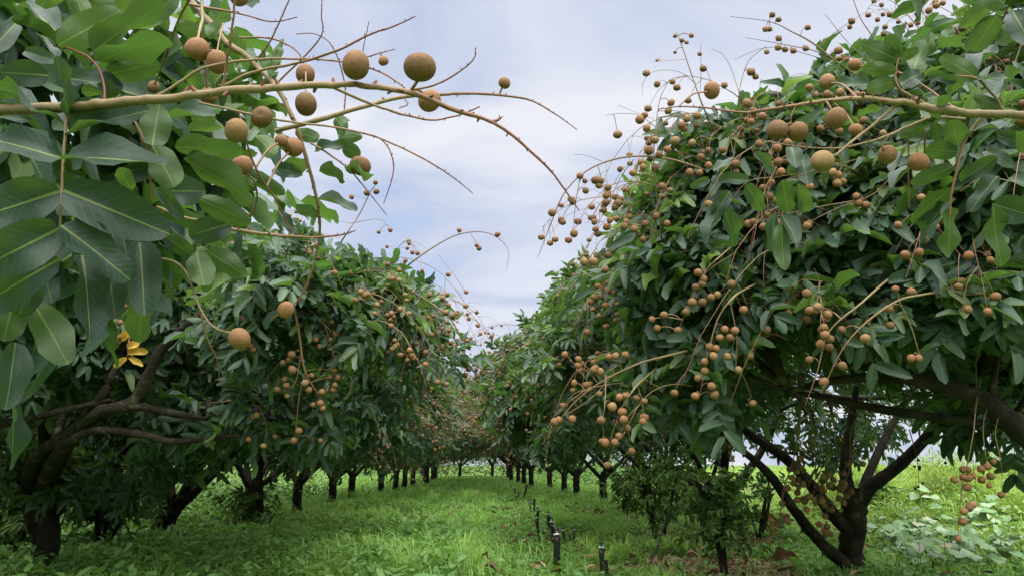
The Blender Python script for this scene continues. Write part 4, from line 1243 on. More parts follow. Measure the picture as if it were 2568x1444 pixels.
panR.append(pan_px([[(2420, 60, 1.9, 2), (2380, 30, 1.9, 1.6), (2340, 10, 1.9, 1)]], [(2330, 27, 10, 1.9), (2348, 15, 9, 1.9), (2365, 8, 8, 1.9), (2345, 6, 8, 1.92)]))
dd = 2.15
panR.append(pan_px([[(2140, 300, dd, 3), (2080, 250, dd, 2.4), (2030, 225, dd, 1.6)]], [(2075, 238, 12, dd), (2107, 232, 11, dd), (2030, 220, 10, dd), (2045, 240, 9, dd), (2083, 240, 9, dd), (2140, 240, 9, dd), (2150, 237, 9, dd), (2163, 238, 9, dd), (2145, 326, 17, 1.7), (2105, 330, 11, dd), (2058, 323, 10, dd), (2215, 335, 10, dd), (2165, 303, 11, dd)]))
panR.append(pan_px([[(2240, 440, dd, 3), (2200, 480, dd, 2.4), (2165, 500, dd, 1.6)], [(2266, 480, dd, 1.5), (2285, 540, dd, 1.0)]], [(2147, 493, 10, dd), (2152, 510, 11, dd), (2170, 515, 11.5, dd), (2283, 497, 12.5, dd), (1876, 562, 10.5, dd), (2030, 558, 8.5, dd)]))
panR.append(pan_px([[(1930, 420, 1.9, 2), (1935, 380, 1.9, 1.6), (1940, 345, 1.9, 1.2)]], [(1977, 358, 12, 1.9), (1950, 372, 13, 1.9), (1922, 397, 11, 1.9), (1951, 406, 12, 1.9), (2089, 433, 11, 2.0)]))
panR.append(pan_px([[(1810, 640, 2.1, 3), (1770, 680, 2.1, 2.4), (1730, 760, 2.1, 1.8), (1700, 830, 2.1, 1)]], [(1750, 683, 11, 2.1), (1765, 700, 11, 2.1), (1762, 712, 11, 2.1), (1745, 720, 10, 2.1), (1735, 758, 12, 2.1), (1760, 758, 12, 2.1), (1783, 745, 11, 2.1), (1720, 782, 11, 2.1), (1665, 790, 11, 2.1), (1648, 822, 10, 2.1), (1635, 800, 9, 2.1), (1700, 828, 10, 2.1)]))
dh = 2.15   # hanging low at the right edge
panR.append(pan_px([[(2452, 985, 2.31, 3), (2446, 1030, 2.2, 2.8), (2440, 1090, dh, 2.4), (2425, 1165, dh, 2.0), (2412, 1220, dh, 1.4), (2405, 1300, dh, 1.1), (2404, 1345, dh, .9)], [(2440, 1150, dh, 1.2), (2445, 1200, dh, 1), (2452, 1270, dh, .7)], [(2478, 1010, 2.31, 2.2), (2466, 1065, 2.2, 1.9), (2470, 1130, dh, 1.6), (2482, 1190, dh, 1.1), (2482, 1215, dh, .9)], [(2506, 1035, 2.32, 2.2), (2496, 1085, 2.2, 1.9), (2506, 1135, dh, 1.5), (2512, 1180, dh, 1.1), (2514, 1240, dh, .8)]],
                   [(2392, 1202, 9, dh), (2415, 1177, 10, dh), (2427, 1177, 9, dh), (2428, 1197, 12, dh), (2416, 1195, 9, dh), (2441, 1192, 9, dh), (2425, 1221, 11, dh), (2459, 1175, 10, dh), (2462, 1202, 10, dh), (2476, 1169, 10, dh), (2483, 1193, 10, dh), (2481, 1217, 8, dh), (2491, 1157, 9, dh), (2511, 1240, 9, dh), (2418, 1282, 11, dh - .2), (2430, 1272, 10, dh - .2), (2438, 1264, 10, dh - .2), (2415, 1307, 11, dh), (2403, 1350, 10, dh)]))
GRP = 'longan trees of the orchard'
SIL_R = ([1200, 1240, 1300, 1350, 1400, 1440, 1560, 1620, 1700, 1860, 2000, 2100, 2200, 2300, 2400], [900, 840, 800, 730, 670, 640, 620, 440, 340, 250, 210, 130, 100, 70, -60])
SIL_L = ([500, 700, 860, 1000, 1080, 1130, 1180, 1215], [470, 560, 600, 650, 700, 780, 860, 930])
def outline(p, r, sil):
    # keeps the crowns inside the outline they have along the alley
    x, y, d = project(p[None])
    return bool(y[0] - (0.6 * r * FPX / max(d[0], .1)) < np.interp(x[0], *sil) + 40) and sil[0][0] < x[0] < sil[0][-1]
def cutLs(p, r): return outline(p, r, SIL_L)
def cutRs(p, r): return outline(p, r, SIL_R)
def cutR0(p, r):
    x, y, d = project(p[None]); x, y, d = x[0], y[0], d[0]
    return (not r and outline(p, r, SIL_R)) or (x < 1600 and d < 3.0 and not r) or (1900 < x < 2390 and y > 790 and d < 2.75 and not r) or (1830 < x < 2390 and y > 880 and d < 3.3 and p[2] < 1.35 and not r) or (x >= 2390 and 800 < y < 1030 and d < 2.6 and not r) or (x < 1700 and y > 1000 and d < 3.3) or (r and 1900 < x < 2380 and y > 900 and d < 3.0)
def cutL1(p, r):
    x, y, d = project(p[None]); x, y, d = x[0], y[0], d[0]
    if not r and outline(p, r, SIL_L): return True
    h = abs(math.sin(p[0] * 913.7 + p[1] * 571.3 + p[2] * 377.1))
    return (x < 560 and 800 < y and d < 3.75 and h > 0.25 and not r) or (x < 480 and y > 1270) or (x > 480 and x < 760 and y > 1200)
treeR0 = make_tree('longan_tree', 'large fruit laden longan tree at right, its dark limb arching in from the edge',
                   (2.75, 2.75, 0), (2.3, 3.05, 1.62), (1.62, 1.0), 2.5, 0.95, 32, nlobes=42, ntips=78, lr=0.40, S=0.63, rachis=True, cut=cutR0, templ=TEMPL_MD, fork=0.45, tr=0.095, nlimb=5, n_pan=95, pan_dir=(-0.6, -1, 0.1),
                   pan_fr=(4, 10), n_leaf=180, bare=60, group=GRP, extra_pan=panR, auto_limbs=True, zmin=0.84, n_fruit=280,
                   extra_lobes=[(at(1800, 640, 2.5), .22), (at(1800, 430, 2.6), .2), (at(1960, 350, 2.55), .22), (at(2130, 230, 2.5), .22), (at(1800, 900, 2.5), .2), (at(1960, 800, 2.35), .2), (at(2200, 600, 2.35), .22), (at(2350, 760, 2.25), .2), (at(2500, 760, 2.2), .2), (at(2500, 400, 2.2), .2), (at(2050, 560, 2.4), .2), (at(1680, 840, 2.7), .2), (at(1690, 600, 2.6), .2), (at(2150, 800, 2.3), .2), (at(1620, 720, 2.8), .2), (at(1640, 960, 2.7), .16), (at(2440, 1050, 2.75), .10), (at(2520, 1070, 2.7), .11), (at(2600, 1080, 2.6), .12), (at(2400, 1030, 2.9), .10)],
                   limb_pts=[plr([(2740, 1330, 2.5, 34), (2640, 1160, 2.4, 32), (2568, 1085, 2.35, 30), (2480, 1015, 2.3, 27), (2400, 975, 2.3, 21), (2300, 952, 2.3, 17), (2200, 945, 2.35, 14), (2080, 955, 2.4, 10), (1980, 980, 2.5, 6)]),
                             plr([(2430, 990, 2.3, 15), (2340, 965, 2.3, 14), (2250, 930, 2.35, 12), (2170, 920, 2.4, 9), (2080, 900, 2.5, 6)]),
                             plr([(2480, 1010, 2.3, 10), (2490, 960, 2.3, 9), (2500, 900, 2.35, 7), (2505, 820, 2.4, 5)])])
# its bough in the foreground
B_main = [(2900, 360, 1.15, 14), (2720, 310, 1.05, 12), (2568, 291, .96, 10.5), (2450, 284, .94, 10.5), (2360, 276, .92, 10.5), (2290, 264, .91, 8.5), (2230, 254, .90, 7.2), (2150, 248, .90, 6), (2080, 253, .90, 5.2), (2000, 263, .90, 4.2), (1920, 276, .91, 3.6), (1850, 282, .93, 3), (1760, 270, .97, 2.2), (1700, 268, 1.0, 1.5), (1650, 275, 1.02, .9)]
hero_stem(treeR0, B_main, .05, .95, rngR, fruits=[(2097, 297, 27, .88), (1786, 226, 21.5, 1.05), (2075, 205, 20, .98), (1949, 326, 27, .90), (2001, 331, 25.5, .90), (2143, 162, 17, 1.1)],
          also=[([(2330, 268, .915, 5), (2285, 245, .91, 4.6), (2255, 222, .90, 4), (2245, 190, .90, 3.4), (2255, 145, .90, 2.6)], .2, .6),
                ([(2000, 262, .90, 2.4), (1985, 290, .90, 2.2), (1983, 310, .90, 2)], .6, .8)])
hero_stem(treeR0, [(2250, 262, .905, 5), (2200, 305, .905, 4), (2150, 345, .9, 3.4), (2095, 390, .88, 3)], .3, .6, rngR, fruits=[(2062, 405, 28, .87)], nub=False)
hero_stem(treeR0, [(2420, 300, .95, 3.6), (2340, 296, .94, 4), (2270, 322, .93, 4), (2200, 350, .92, 3.4), (2120, 370, .92, 2.6), (2050, 372, .92, 2), (1960, 362, .93, 1.4), (1900, 350, .94, 1)], .3, .7, rngR,
          fruits=[(2224, 388, 24.5, .93)], also=[([(2230, 340, .92, 1.6), (2215, 360, .92, 1.6), (2213, 372, .92, 1.5)], .6, .7), ([(2277, 330, .95, 2), (2278, 420, .96, 1.6), (2280, 520, .97, 1.2)], .6, .8), ([(2150, 400, .9, 1), (2050, 425, .9, 1), (1960, 455, .9, .8)], .6, .8)])
hero_stem(treeR0, [(2330, 330, .95, 2), (2310, 350, .95, 2), (2300, 370, .95, 1.8)], .6, .7, rngR, nub=False, fruits=[(2302, 405, 25, .94), (2318, 412, 14, 1.1)])
hero_stem(treeR0, [(2460, 295, .96, 4.5), (2420, 350, .97, 4), (2400, 420, .97, 3.6), (2385, 490, .97, 3), (2382, 540, .97, 2)], .5, .8, rngR, nub=False, name='leaf_stalk')
hero_stem(treeR0, [(2520, 282, .97, 4), (2490, 240, .97, 3.4), (2452, 200, .97, 2.8), (2400, 190, .97, 1.8)], .4, .7, rngR, nub=False, name='leaf_stalk')
HR = [(2252, 150, 2163, 112, 46, 'u', .90), (2250, 176, 2160, 172, 36, 'u', .90), (2245, 205, 2172, 226, 42, 'u', .90), (2256, 142, 2224, 88, 38, 'u', .90), (2256, 140, 2271, 66, 20, 't', .90), (2256, 150, 2304, 122, 26, 'u', .90), (2290, 180, 2322, 104, 58, 'u', .95), (2258, 212, 2308, 186, 50, 't', .92),
      (2452, 196, 2358, 142, 46, 'u', .97), (2400, 206, 2325, 184, 30, 't', 1.0), (2450, 188, 2492, 112, 32, 't', .97), (2448, 202, 2540, 198, 18, 't', .97), (2500, 250, 2556, 178, 24, 't', 1.0), (2182, 214, 2098, 215, 32, 't', 1.0), (2344, 322, 2352, 242, 34, 'u', .93), (2352, 302, 2378, 238, 26, 'u', .94), (2345, 310, 2352, 355, 34, 'u', .92),
      (2336, 306, 2256, 342, 34, 'u', .95), (2402, 382, 2322, 374, 50, 'u', .98), (2402, 362, 2384, 302, 56, 't', 1.0), (2408, 456, 2502, 394, 42, 't', 1.0), (2392, 418, 2283, 462, 42, 'u', .97), (2388, 470, 2286, 558, 42, 'u', .97), (2372, 508, 2308, 608, 28, 't', .98), (2386, 520, 2380, 648, 40, 'u', .97), (2395, 500, 2330, 600, 24, 't', 1.02),
      (2502, 442, 2433, 532, 42, 't', 1.0), (2490, 518, 2512, 668, 46, 'u', 1.0), (2488, 512, 2590, 542, 72, 't', 1.02), (2320, 6, 2234, 44, 30, 'u', .85), (2325, 0, 2250, -14, 36, 'u', .85), (2330, 2, 2300, 40, 24, 'u', .86), (2470, 20, 2408, 70, 46, 'u', .85), (2500, 40, 2440, 130, 60, 'u', .86), (2540, 30, 2590, 120, 60, 't', .86), (2520, 10, 2450, -30, 60, 'u', .85), (2560, 60, 2500, 110, 50, 'u', .87), (2568, 20, 2620, 80, 60, 'u', .87),
      (1962, 452, 1976, 532, 52, 't', 1.1), (2000, 460, 2022, 532, 44, 't', 1.1), (1945, 535, 1934, 632, 32, 't', 1.12), (1960, 560, 1967, 678, 46, 'u', 1.1), (1985, 370, 1996, 422, 40, 't', 1.15), (2010, 390, 2026, 464, 46, 't', 1.15), (1890, 385, 1938, 436, 28, 't', 1.2), (1960, 540, 2000, 610, 34, 't', 1.12), (1880, 455, 1800, 450, 28, 't', 1.3), (1870, 460, 1910, 530, 40, 't', 1.3), (1830, 480, 1785, 555, 36, 't', 1.35), (1800, 520, 1770, 610, 36, 't', 1.35), (1815, 520, 1840, 620, 40, 't', 1.35),
      (1790, 430, 1840, 395, 24, 't', 1.3), (1780, 450, 1730, 470, 24, 't', 1.35), (2060, 300, 2110, 290, 20, 'u', 1.05), (2270, 285, 2190, 300, 18, 't', 1.05), (2440, 330, 2530, 310, 36, 't', 1.05), (2500, 340, 2560, 360, 40, 't', 1.05), (2560, 330, 2590, 400, 44, 'u', 1.0), (2470, 380, 2540, 420, 30, 't', 1.1), (2440, 240, 2510, 270, 36, 'u', 1.05), (2380, 240, 2420, 180, 30, 'u', 1.05), (2150, 290, 2210, 270, 20, 'u', 1.05), (2230, 440, 2180, 470, 24, 't', 1.15), (2270, 380, 2240, 430, 18, 't', 1.1), (2290, 420, 2240, 470, 22, 't', 1.12), (2320, 130, 2345, 90, 30, 'u', 1.05), (2360, 110, 2390, 70, 34, 'u', 1.1), (2400, 120, 2360, 90, 34, 'u', 1.1)]
for h in HR:
    hero_leaf(treeR0, *h[:7], rngR, dt=rngR.uniform(-0.05, 0.05), tint=rngR.uniform(0.2, 0.55) if h[5] == 't' else rngR.uniform(0.3, 0.7))

# ---- second tree of each row
panL = []
e1 = 3.15
panL.append(pan_px([[(690, 680, e1 + .15, 6), (715, 710, e1, 6), (735, 760, e1 - .1, 5.5), (752, 850, e1 - .1, 4.6), (765, 930, e1 - .1, 3.4), (805, 1000, e1 - .1, 1.6)], [(725, 730, e1, 3), (680, 770, e1 - .05, 2.6), (640, 810, e1 - .05, 2), (615, 900, e1 - .05, 1.2)], [(735, 735, e1, 2.8), (790, 790, e1, 2.2), (830, 830, e1, 1.6)], [(755, 880, e1 - .1, 2), (740, 960, e1 - .1, 1.6), (700, 985, e1 - .1, 1)], [(765, 930, e1 - .1, 2), (750, 1000, e1 - .1, 1.4), (740, 1090, e1 - .1, 1)]],
                   [(608, 711, 10, e1), (763, 691, 10, e1), (790, 697, 9, e1), (796, 706, 9, e1), (606, 801, 10, e1 - .1), (637, 819, 11, e1 - .1), (683, 769, 9, e1 - .1), (628, 866, 9, e1 - .1), (636, 876, 9, e1 - .1), (731, 889, 11, e1 - .12), (710, 910, 9, e1 - .1), (725, 902, 8, e1 - .08), (733, 927, 11, e1 - .12), (714, 952, 9, e1 - .1), (718, 966, 9, e1 - .1), (696, 977, 9, e1 - .1), (720, 993, 7, e1 - .1), (765, 960, 10, e1 - .12), (774, 976, 10, e1 - .1), (782, 941, 8, e1 - .1), (808, 982, 9, e1 - .1), (836, 977, 8, e1 - .1), (840, 966, 8, e1 - .1), (803, 1010, 10, e1 - .1), (785, 1014, 8, e1 - .1), (809, 1023, 8, e1 - .1), (792, 851, 8, e1), (802, 869, 8, e1), (842, 837, 9, e1), (830, 851, 7, e1), (837, 928, 8, e1), (826, 946, 8, e1), (847, 946, 8, e1), (749, 1080, 10, e1 - .1), (738, 1104, 10, e1 - .1), (804, 1104, 7, e1)]))
panL.append(pan_px([[(1030, 730, 4.0, 4), (1080, 760, 4.0, 3.6), (1130, 800, 4.0, 3), (1160, 860, 4.0, 2.2), (1172, 920, 4.0, 1.2)], [(1100, 640, 4.3, 1), (1140, 690, 4.0, 1), (1165, 730, 4.0, .8)]],
                   [(1034, 734, 8, 4.0), (1078, 740, 8, 4.0), (992, 742, 8, 4.0), (1118, 783, 8, 4.0), (1136, 791, 7, 4.0), (1124, 688, 7, 4.0), (1169, 732, 6, 4.0), (1083, 840, 8, 4.0), (1174, 925, 7, 4.0), (1165, 940, 8, 4.0), (948, 816, 8, 3.6), (962, 823, 8, 3.6), (1110, 868, 7, 4.0), (1140, 868, 8, 4.0), (1130, 860, 7, 4.0), (1150, 855, 6, 4.0)]))
panL.append(pan_px([[(1030, 660, 4.2, 3.4), (1090, 618, 4.2, 3), (1150, 588, 4.2, 2.4), (1210, 582, 4.2, 2), (1250, 598, 4.2, 1.4), (1275, 630, 4.2, 1), (1270, 678, 4.2, .6)], [(1180, 585, 4.2, 1), (1195, 610, 4.2, .9)]],
                   [(1152, 577, 7, 4.2), (1248, 588, 7.5, 4.2), (1195, 615, 6, 4.2), (1201, 623, 7, 4.2)]))
panL.append(pan_px([[(860, 600, 3.6, 2.4), (900, 540, 3.6, 2), (930, 480, 3.6, 1.6), (945, 460, 3.6, 1)], [(880, 560, 3.6, 1.4), (950, 550, 3.6, 1), (980, 575, 3.6, .8)]],
                   [(942, 458, 7, 3.6), (919, 484, 8, 3.6), (944, 481, 8, 3.6), (882, 494, 7, 3.6), (950, 582, 6, 3.6), (979, 577, 7, 3.6), (594, 517, 7, 3.4), (625, 540, 8, 3.4)]))
bL1 = on_ground(96, 1466)
treeL1 = make_tree('longan_tree', 'longan tree behind the near left bough, with dark forked limbs and a few yellow leaves',
                   bL1, (-2.5, 4.75, 1.40), (1.75, 1.4), 2.4, 0.5, 33, nlobes=44, ntips=66, lr=0.42, S=0.66, cut=cutL1, fork=0.42, tr=0.062, nlimb=4, bare=40, n_pan=80, pan_dir=(1, -0.5, 0.1), pan_fr=(3, 9), group=GRP, extra_pan=panL, zmin=0.5, n_leaf=300,
                   extra_lobes=[(at(700, 720, 3.3), .24), (at(840, 700, 3.5), .24), (at(900, 780, 3.7), .24), (at(620, 800, 3.3), .2), (at(980, 720, 4.3), .26), (at(760, 1050, 3.6), .22), (at(900, 950, 4.2), .25), (at(640, 1000, 3.6), .25), (at(1000, 830, 4.2), .22), (at(1060, 780, 4.6), .2), (at(250, 900, 4.0), .2), (at(110, 960, 4.1), .2), (at(400, 960, 4.0), .2), (at(60, 1120, 4.4), .22), (at(330, 1170, 4.5), .22), (at(520, 1010, 3.95), .2), (at(200, 1180, 4.4), .2), (at(450, 1120, 4.3), .2), (at(20, 900, 4.0), .2)],
                   limb_pts=[plr([(98, 1350, 4.66, 20), (105, 1240, 4.4, 22), (160, 1125, 3.8, 21), (240, 1040, 3.45, 17), (340, 1000, 3.4, 15), (400, 885, 3.35, 13), (490, 800, 3.3, 10), (560, 765, 3.3, 6)]),
                             plr([(96, 1340, 4.66, 18), (70, 1240, 4.4, 19), (90, 1150, 4.0, 18), (180, 1080, 3.7, 15), (250, 1000, 3.45, 11), (300, 900, 3.5, 7)]),
                             plr([(150, 1120, 3.6, 11), (240, 1078, 3.45, 10), (350, 1088, 3.4, 9), (430, 1106, 3.4, 8), (520, 1100, 3.4, 6), (640, 1090, 3.4, 4)]),
                             plr([(-40, 1070, 3.6, 12), (60, 1052, 3.5, 10), (170, 1026, 3.45, 8), (280, 1000, 3.45, 5)]),
                             plr([(330, 1015, 3.4, 11), (430, 1035, 3.4, 9), (520, 1050, 3.4, 6)])])
# a few yellowed leaves
YLV = [(300, 850, 330, 828, 20), (285, 852, 322, 846, 16), (318, 868, 350, 862, 20), (322, 885, 372, 882, 18), (318, 896, 286, 920, 16), (324, 896, 358, 918, 16), (56, 880, 66, 930, 20)]
for (a, b, c, d_, w) in YLV:
    o = hero_leaf(treeL1, a, b, c, d_, w, 't', 3.2, rngL, mat='yellow', ratio=0.42)
    o['label'] = 'yellowed old leaf'
hero_stem(treeL1, [(360, 800, 3.35, 2), (335, 825, 3.25, 2), (322, 860, 3.2, 2), (321, 895, 3.2, 1.6)], .5, .7, rngL, nub=False, name='leaf_stalk')

panS = []
e2 = 2.9
rp_ = np.random.default_rng(77)
for (x0, y0, x1, y1) in [(2000, 1110, 1990, 1200), (2030, 1120, 1985, 1230), (2060, 1120, 2000, 1270), (2080, 1140, 2060, 1240), (2100, 1150, 2085, 1280), (2070, 1160, 2075, 1330), (2045, 1170, 2040, 1300), (2130, 1180, 2125, 1260), (2160, 1110, 2120, 1230), (1990, 1150, 1955, 1310), (1960, 1260, 1938, 1350)]:
    xm = (x0 + x1) / 2 + rp_.uniform(-22, 22)
    n = int(rp_.integers(5, 8))
    xa, ya = min([(2010, 1010), (2085, 1030), (2150, 1040)], key=lambda q: abs(q[0] - x0))
    panS.append(pan_px([[(xa, ya, e2, 3.2), ((xa * .6 + x0 * .4) + rp_.uniform(-25, 25), (ya * .55 + y0 * .45) - 14, e2, 2.0), (x0, y0, e2, 1.8), (xm, (y0 + y1) / 2, e2, 1.6), (x1, y1, e2, .9)]],
                       [(x0 + (x1 - x0) * t + rp_.uniform(-22, 22), y0 + (y1 - y0) * t + rp_.uniform(4, 16), rp_.uniform(7.5, 9.3), e2 + rp_.uniform(-.06, .06)) for t in rp_.uniform(0.3, 1.0, n)]))
bR1 = on_ground(2142, 1478)
panS.append(pan_px([[(2290, 1110, 4.6, 2), (2300, 1150, 4.6, 1.2), (2305, 1220, 4.6, .7)], [(2370, 1120, 4.6, 1), (2372, 1160, 4.6, .8)]], [(2303, 1153, 4, 4.6), (2294, 1169, 4, 4.6), (2306, 1170, 4.5, 4.6), (2306, 1176, 4, 4.6), (2296, 1224, 4, 4.6), (2303, 1220, 4, 4.6), (2314, 1211, 4, 4.6), (2371, 1160, 4, 4.6)]))
treeR1 = make_tree('longan_tree', 'longan tree with stout low forked trunk and fruit hanging round the fork, at the right',
                   bR1, (2.2, 5.05, 1.55), (1.85, 1.25), 2.6, 0.62, 34, nlobes=36, ntips=64, lr=0.46, S=0.64, n_pan=60, pan_dir=(-0.8, -0.8, 0), pan_fr=(3, 9), group=GRP, bare=40, extra_pan=panS, zmin=0.70, auto_limbs=False, n_leaf=300, cut=lambda p, r: not r and cutRs(p, r),
                   trunk_pts=plr([(2142, 1490, 4.75, 36.8), (2140, 1440, 4.75, 30.4), (2135, 1370, 4.75, 28.8), (2142, 1300, 4.72, 29.6), (2140, 1262, 4.7, 26.4), (2142, 1225, 4.7, 16.0)]),
                   limb_pts=[plr([(2130, 1420, 4.73, 17.6), (2095, 1392, 4.7, 16.8), (2040, 1340, 4.65, 14.4), (1990, 1275, 4.6, 12.8), (1930, 1190, 4.5, 11.2), (1870, 1135, 4.5, 8.8), (1800, 1080, 4.5, 5.6)]),
                             plr([(2130, 1330, 4.7, 19.2), (2090, 1290, 4.7, 17.6), (2030, 1210, 4.75, 15.2), (1960, 1140, 4.8, 12.8), (1890, 1095, 4.8, 10.4), (1800, 1020, 4.8, 6.4)]),
                             plr([(2140, 1290, 4.7, 20.8), (2180, 1225, 4.7, 17.6), (2250, 1170, 4.7, 15.2), (2320, 1100, 4.7, 13.6), (2365, 1045, 4.75, 11.2), (2420, 960, 4.8, 7.2)]),
                             plr([(2140, 1270, 4.7, 17.6), (2120, 1180, 4.8, 14.4), (2130, 1080, 4.9, 11.2), (2150, 960, 5.0, 7.2)]),
                             plr([(2150, 1260, 4.7, 12.8), (2190, 1160, 5.0, 11.2), (2240, 1060, 5.3, 8.8), (2300, 960, 5.5, 6.4)])])

bL2 = on_ground(392, 1385)
treeL2 = make_tree('longan_tree', 'longan tree with leaning forked trunk, third in the left row', bL2, (bL2[0] + .25, 6.75, 1.5), (1.85, 1.35), 2.6, 0.24, 35, nlobes=38, ntips=52, lr=0.46, bare=40, S=0.72, cut=lambda p, r: not r and cutLs(p, r), n_pan=100, pan_dir=(1, -0.8, 0), pan_fr=(4, 11), group=GRP, n_leaf=300, zmin=0.44,
                   trunk_pts=plr([(388, 1400, 6.4, 30), (394, 1370, 6.4, 25), (410, 1315, 6.4, 24), (432, 1275, 6.4, 23), (450, 1250, 6.4, 18)]))
treeR2 = make_tree('longan_tree', 'longan tree behind the forked tree, its low crown hanging over the saplings', (2.35, 7.3, 0), (2.2, 7.3, 1.45), (1.95, 1.35), 2.7, 0.42, 36, nlobes=32, ntips=52, lr=0.46, S=0.72, cut=lambda p, r: not r and cutRs(p, r), n_pan=70, pan_dir=(-1, -0.8, 0), pan_fr=(4, 11), group=GRP, n_leaf=300, zmin=0.58)

# ---- far trees: four builds copied along the rows
kinds = {}
for key, seed, sx in (('La', 41, 1), ('Lb', 42, 1), ('Ra', 43, -1), ('Rb', 44, -1)):
    y0 = {'La': 8.9, 'Lb': 11.2, 'Ra': 9.5, 'Rb': 11.8}[key]; x0 = -2.55 if sx > 0 else 2.35
    lab = {'La': 'longan tree fourth along the left row, its trunk standing in weeds', 'Lb': 'longan tree fifth along the left row, with a straight dark trunk',
           'Ra': 'longan tree fourth along the right row, low branches over the grass', 'Rb': 'longan tree fifth along the right row, beyond the sprinklers'}[key]
    kinds[key] = make_tree('longan_tree', lab, (x0, y0, 0), (x0 + 0.10 * sx, y0, 1.55), (1.85, 1.45), 2.75, 0.18 if sx > 0 else 0.24, seed, nlobes=38, ntips=46, lr=0.48, S=0.78, cut=(lambda p, r: not r and cutLs(p, r)) if sx > 0 else (lambda p, r: not r and cutRs(p, r)), templ=TEMPL_LO, n_pan=85, pan_dir=(sx, -0.8, 0), pan_fr=(5, 13), fruit='mass', group=GRP, n_leaf=300, leaf_meshes=LEAF_MD1, zmin=0.42 if sx > 0 else 0.46, bare=45, tr=0.062, fork=0.45)
ords = ['sixth', 'seventh', 'eighth', 'ninth', 'tenth', 'eleventh', 'twelfth', 'thirteenth', 'fourteenth', 'fifteenth', 'sixteenth', 'seventeenth']
rf = np.random.default_rng(5)
for side, a, b, x0 in (('left', 'La', 'Lb', -2.6), ('right', 'Ra', 'Rb', 2.3)):
    y = 13.6 if side == 'left' else 14.2
    for i in range(10):
        s = 1.0 + 0.035 * i + rf.uniform(-0.04, 0.04)
        z = s * (1.06 + 0.02 * i)
        copy_tree(kinds[(a, b)[i % 2]], (x0 + rf.uniform(-.15, .15) + (0.65 if side == 'left' else -0.65) * min(1, i / 6), y, 0), rf.uniform(-0.35, 0.35), (s * 1.08, s, z), f'longan tree {ords[i]} along the {side} row, far down the alley', skip=('leaf',) if i < 1 else ('leaf', 'fruit_mass'))
        y += 2.35 + 0.12 * i + rf.uniform(-.15, .15)
for i, (x, y) in enumerate([(-0.9, 44), (1.0, 45.5), (-3.2, 46), (3.4, 47)]):
    copy_tree(kinds[('La', 'Ra', 'Lb', 'Rb')[i]], (x, y, 0), i * 1.1, (1.4, 1.4, 1.5), ['longan tree closing the far end of the alley, left of centre', 'longan tree closing the far end of the alley, right of centre', 'longan tree at the far end behind the left row', 'longan tree at the far end behind the right row'][i], skip=('leaf', 'fruit_mass'))
for i, (x, y) in enumerate([(-7.4, 5.6), (-7.6, 8.2), (-7.3, 11.0), (-7.5, 14.0), (-7.6, 17.5)]):
    copy_tree(kinds[('Lb', 'La')[i % 2]], (x, y, 0), 0.8 * i, (1.05, 1.05, 1.0), f'longan tree of the next row, {["first", "second", "third", "fourth", "fifth"][i]} seen between the left trunks')

# ------------------------------------------------------------------ saplings under the right-hand row
def sapling(px, py, h, seed, label, spread=0.35, stems=3, ntip=60):
    rng = np.random.default_rng(seed)
    b = on_ground(px, py); b[2] = gz(b[0], b[1])
    root = empty('sapling', b, label, 'sapling', 'saplings under the right row')
    P, D = [], []
    for s in range(stems):
        a = rng.uniform(0, 6.28)
        e = b + np.array([math.cos(a) * spread * rng.uniform(.3, .8), math.sin(a) * spread * rng.uniform(.3, .8), h * rng.uniform(.75, 1)])
        m = b * 0.5 + e * 0.5 + np.array([0, 0, h * 0.08]) + rng.normal(0, .03, 3)
        r = rng.uniform(.010, .018)
        q = spline(np.array([[*b, r * 1.3], [*m, r], [*e, r * .3]]), 6)
        T = Tubes(); T.add(q[:, :3], q[:, 3], 7, lump=.06, rng=rng)
        for k in range(ntip // stems):
            i = int(rng.integers(len(q) // 3, len(q))); p = q[i, :3]
            d = norm(rng.normal(0, 1, 3) * [1, 1, .5] + [0, 0, .3]); t = p + d * rng.uniform(.06, .26)
            T.add(spline([p, (p + t) / 2 + [0, 0, .015], t], 2), np.linspace(.004, .0015, 5), 4)
            P.append(t); D.append(d)
        T.build('stem', M['bark'], root, b)
    L, rac = whorls(np.array(P), np.array(D), rng, (2, 4), 0.5)
    pick = pick_largest(L, np.zeros(3), 300); rest = np.setdiff1d(np.arange(len(L['base'])), pick)
    single_leaves(L, pick, SAP1, root, b, rng)
    L2 = sub_leaves(L, rest); L2['base'] = L2['base'] - b
    o = link('crown', leaves_mesh('crown', L2, TEMPL_MD, rng), root, M['sapling']); o['kind'] = 'stuff'
    T = Tubes(); T.batch(*rac, .0012, .0008, 3, .05); o = T.build('leaf_stalk', M['stem'], root, b); o['kind'] = 'stuff'


SAPM = leaf_mat('sapling_leaf_single', True, SG, LU, LX)
SAP1 = [templ_mesh(t, 'sapling_blade', SAPM) for t in TEMPL_MD]
sapling(1822, 1462, 0.75, 61, 'young leafy tree with thin trunk standing in brown mulch at lower right', .30, 3, 42)
sapling(1655, 1382, 0.85, 62, 'bushy young tree with several stems left of the mulch sapling', .32, 4, 52)
sapling(1730, 1330, 0.75, 63, 'young tree behind and between the two nearer saplings', .3, 3, 33)
sapling(1905, 1365, 0.6, 64, 'low leafy sapling under the forked limb of the right tree', .25, 3, 27)
sapling(1560, 1300, 0.7, 65, 'thin sapling farther along the right row near a hanging fruit cluster', .25, 3, 30)
sapling(2195, 1330, 0.35, 66, 'small leafy shoot just behind the forked trunk', .2, 3, 30)
sapling(250, 1395, 0.75, 67, 'dark leafy shoots growing at the foot of the left trunks', .4, 5, 110)
sapling(30, 1430, 0.7, 68, 'dark leafy shoots at the lower left corner beside the trunk', .4, 5, 110)
sapling(190, 1340, 0.85, 69, 'leafy shoots between the two nearer left trunks', .45, 5, 110)
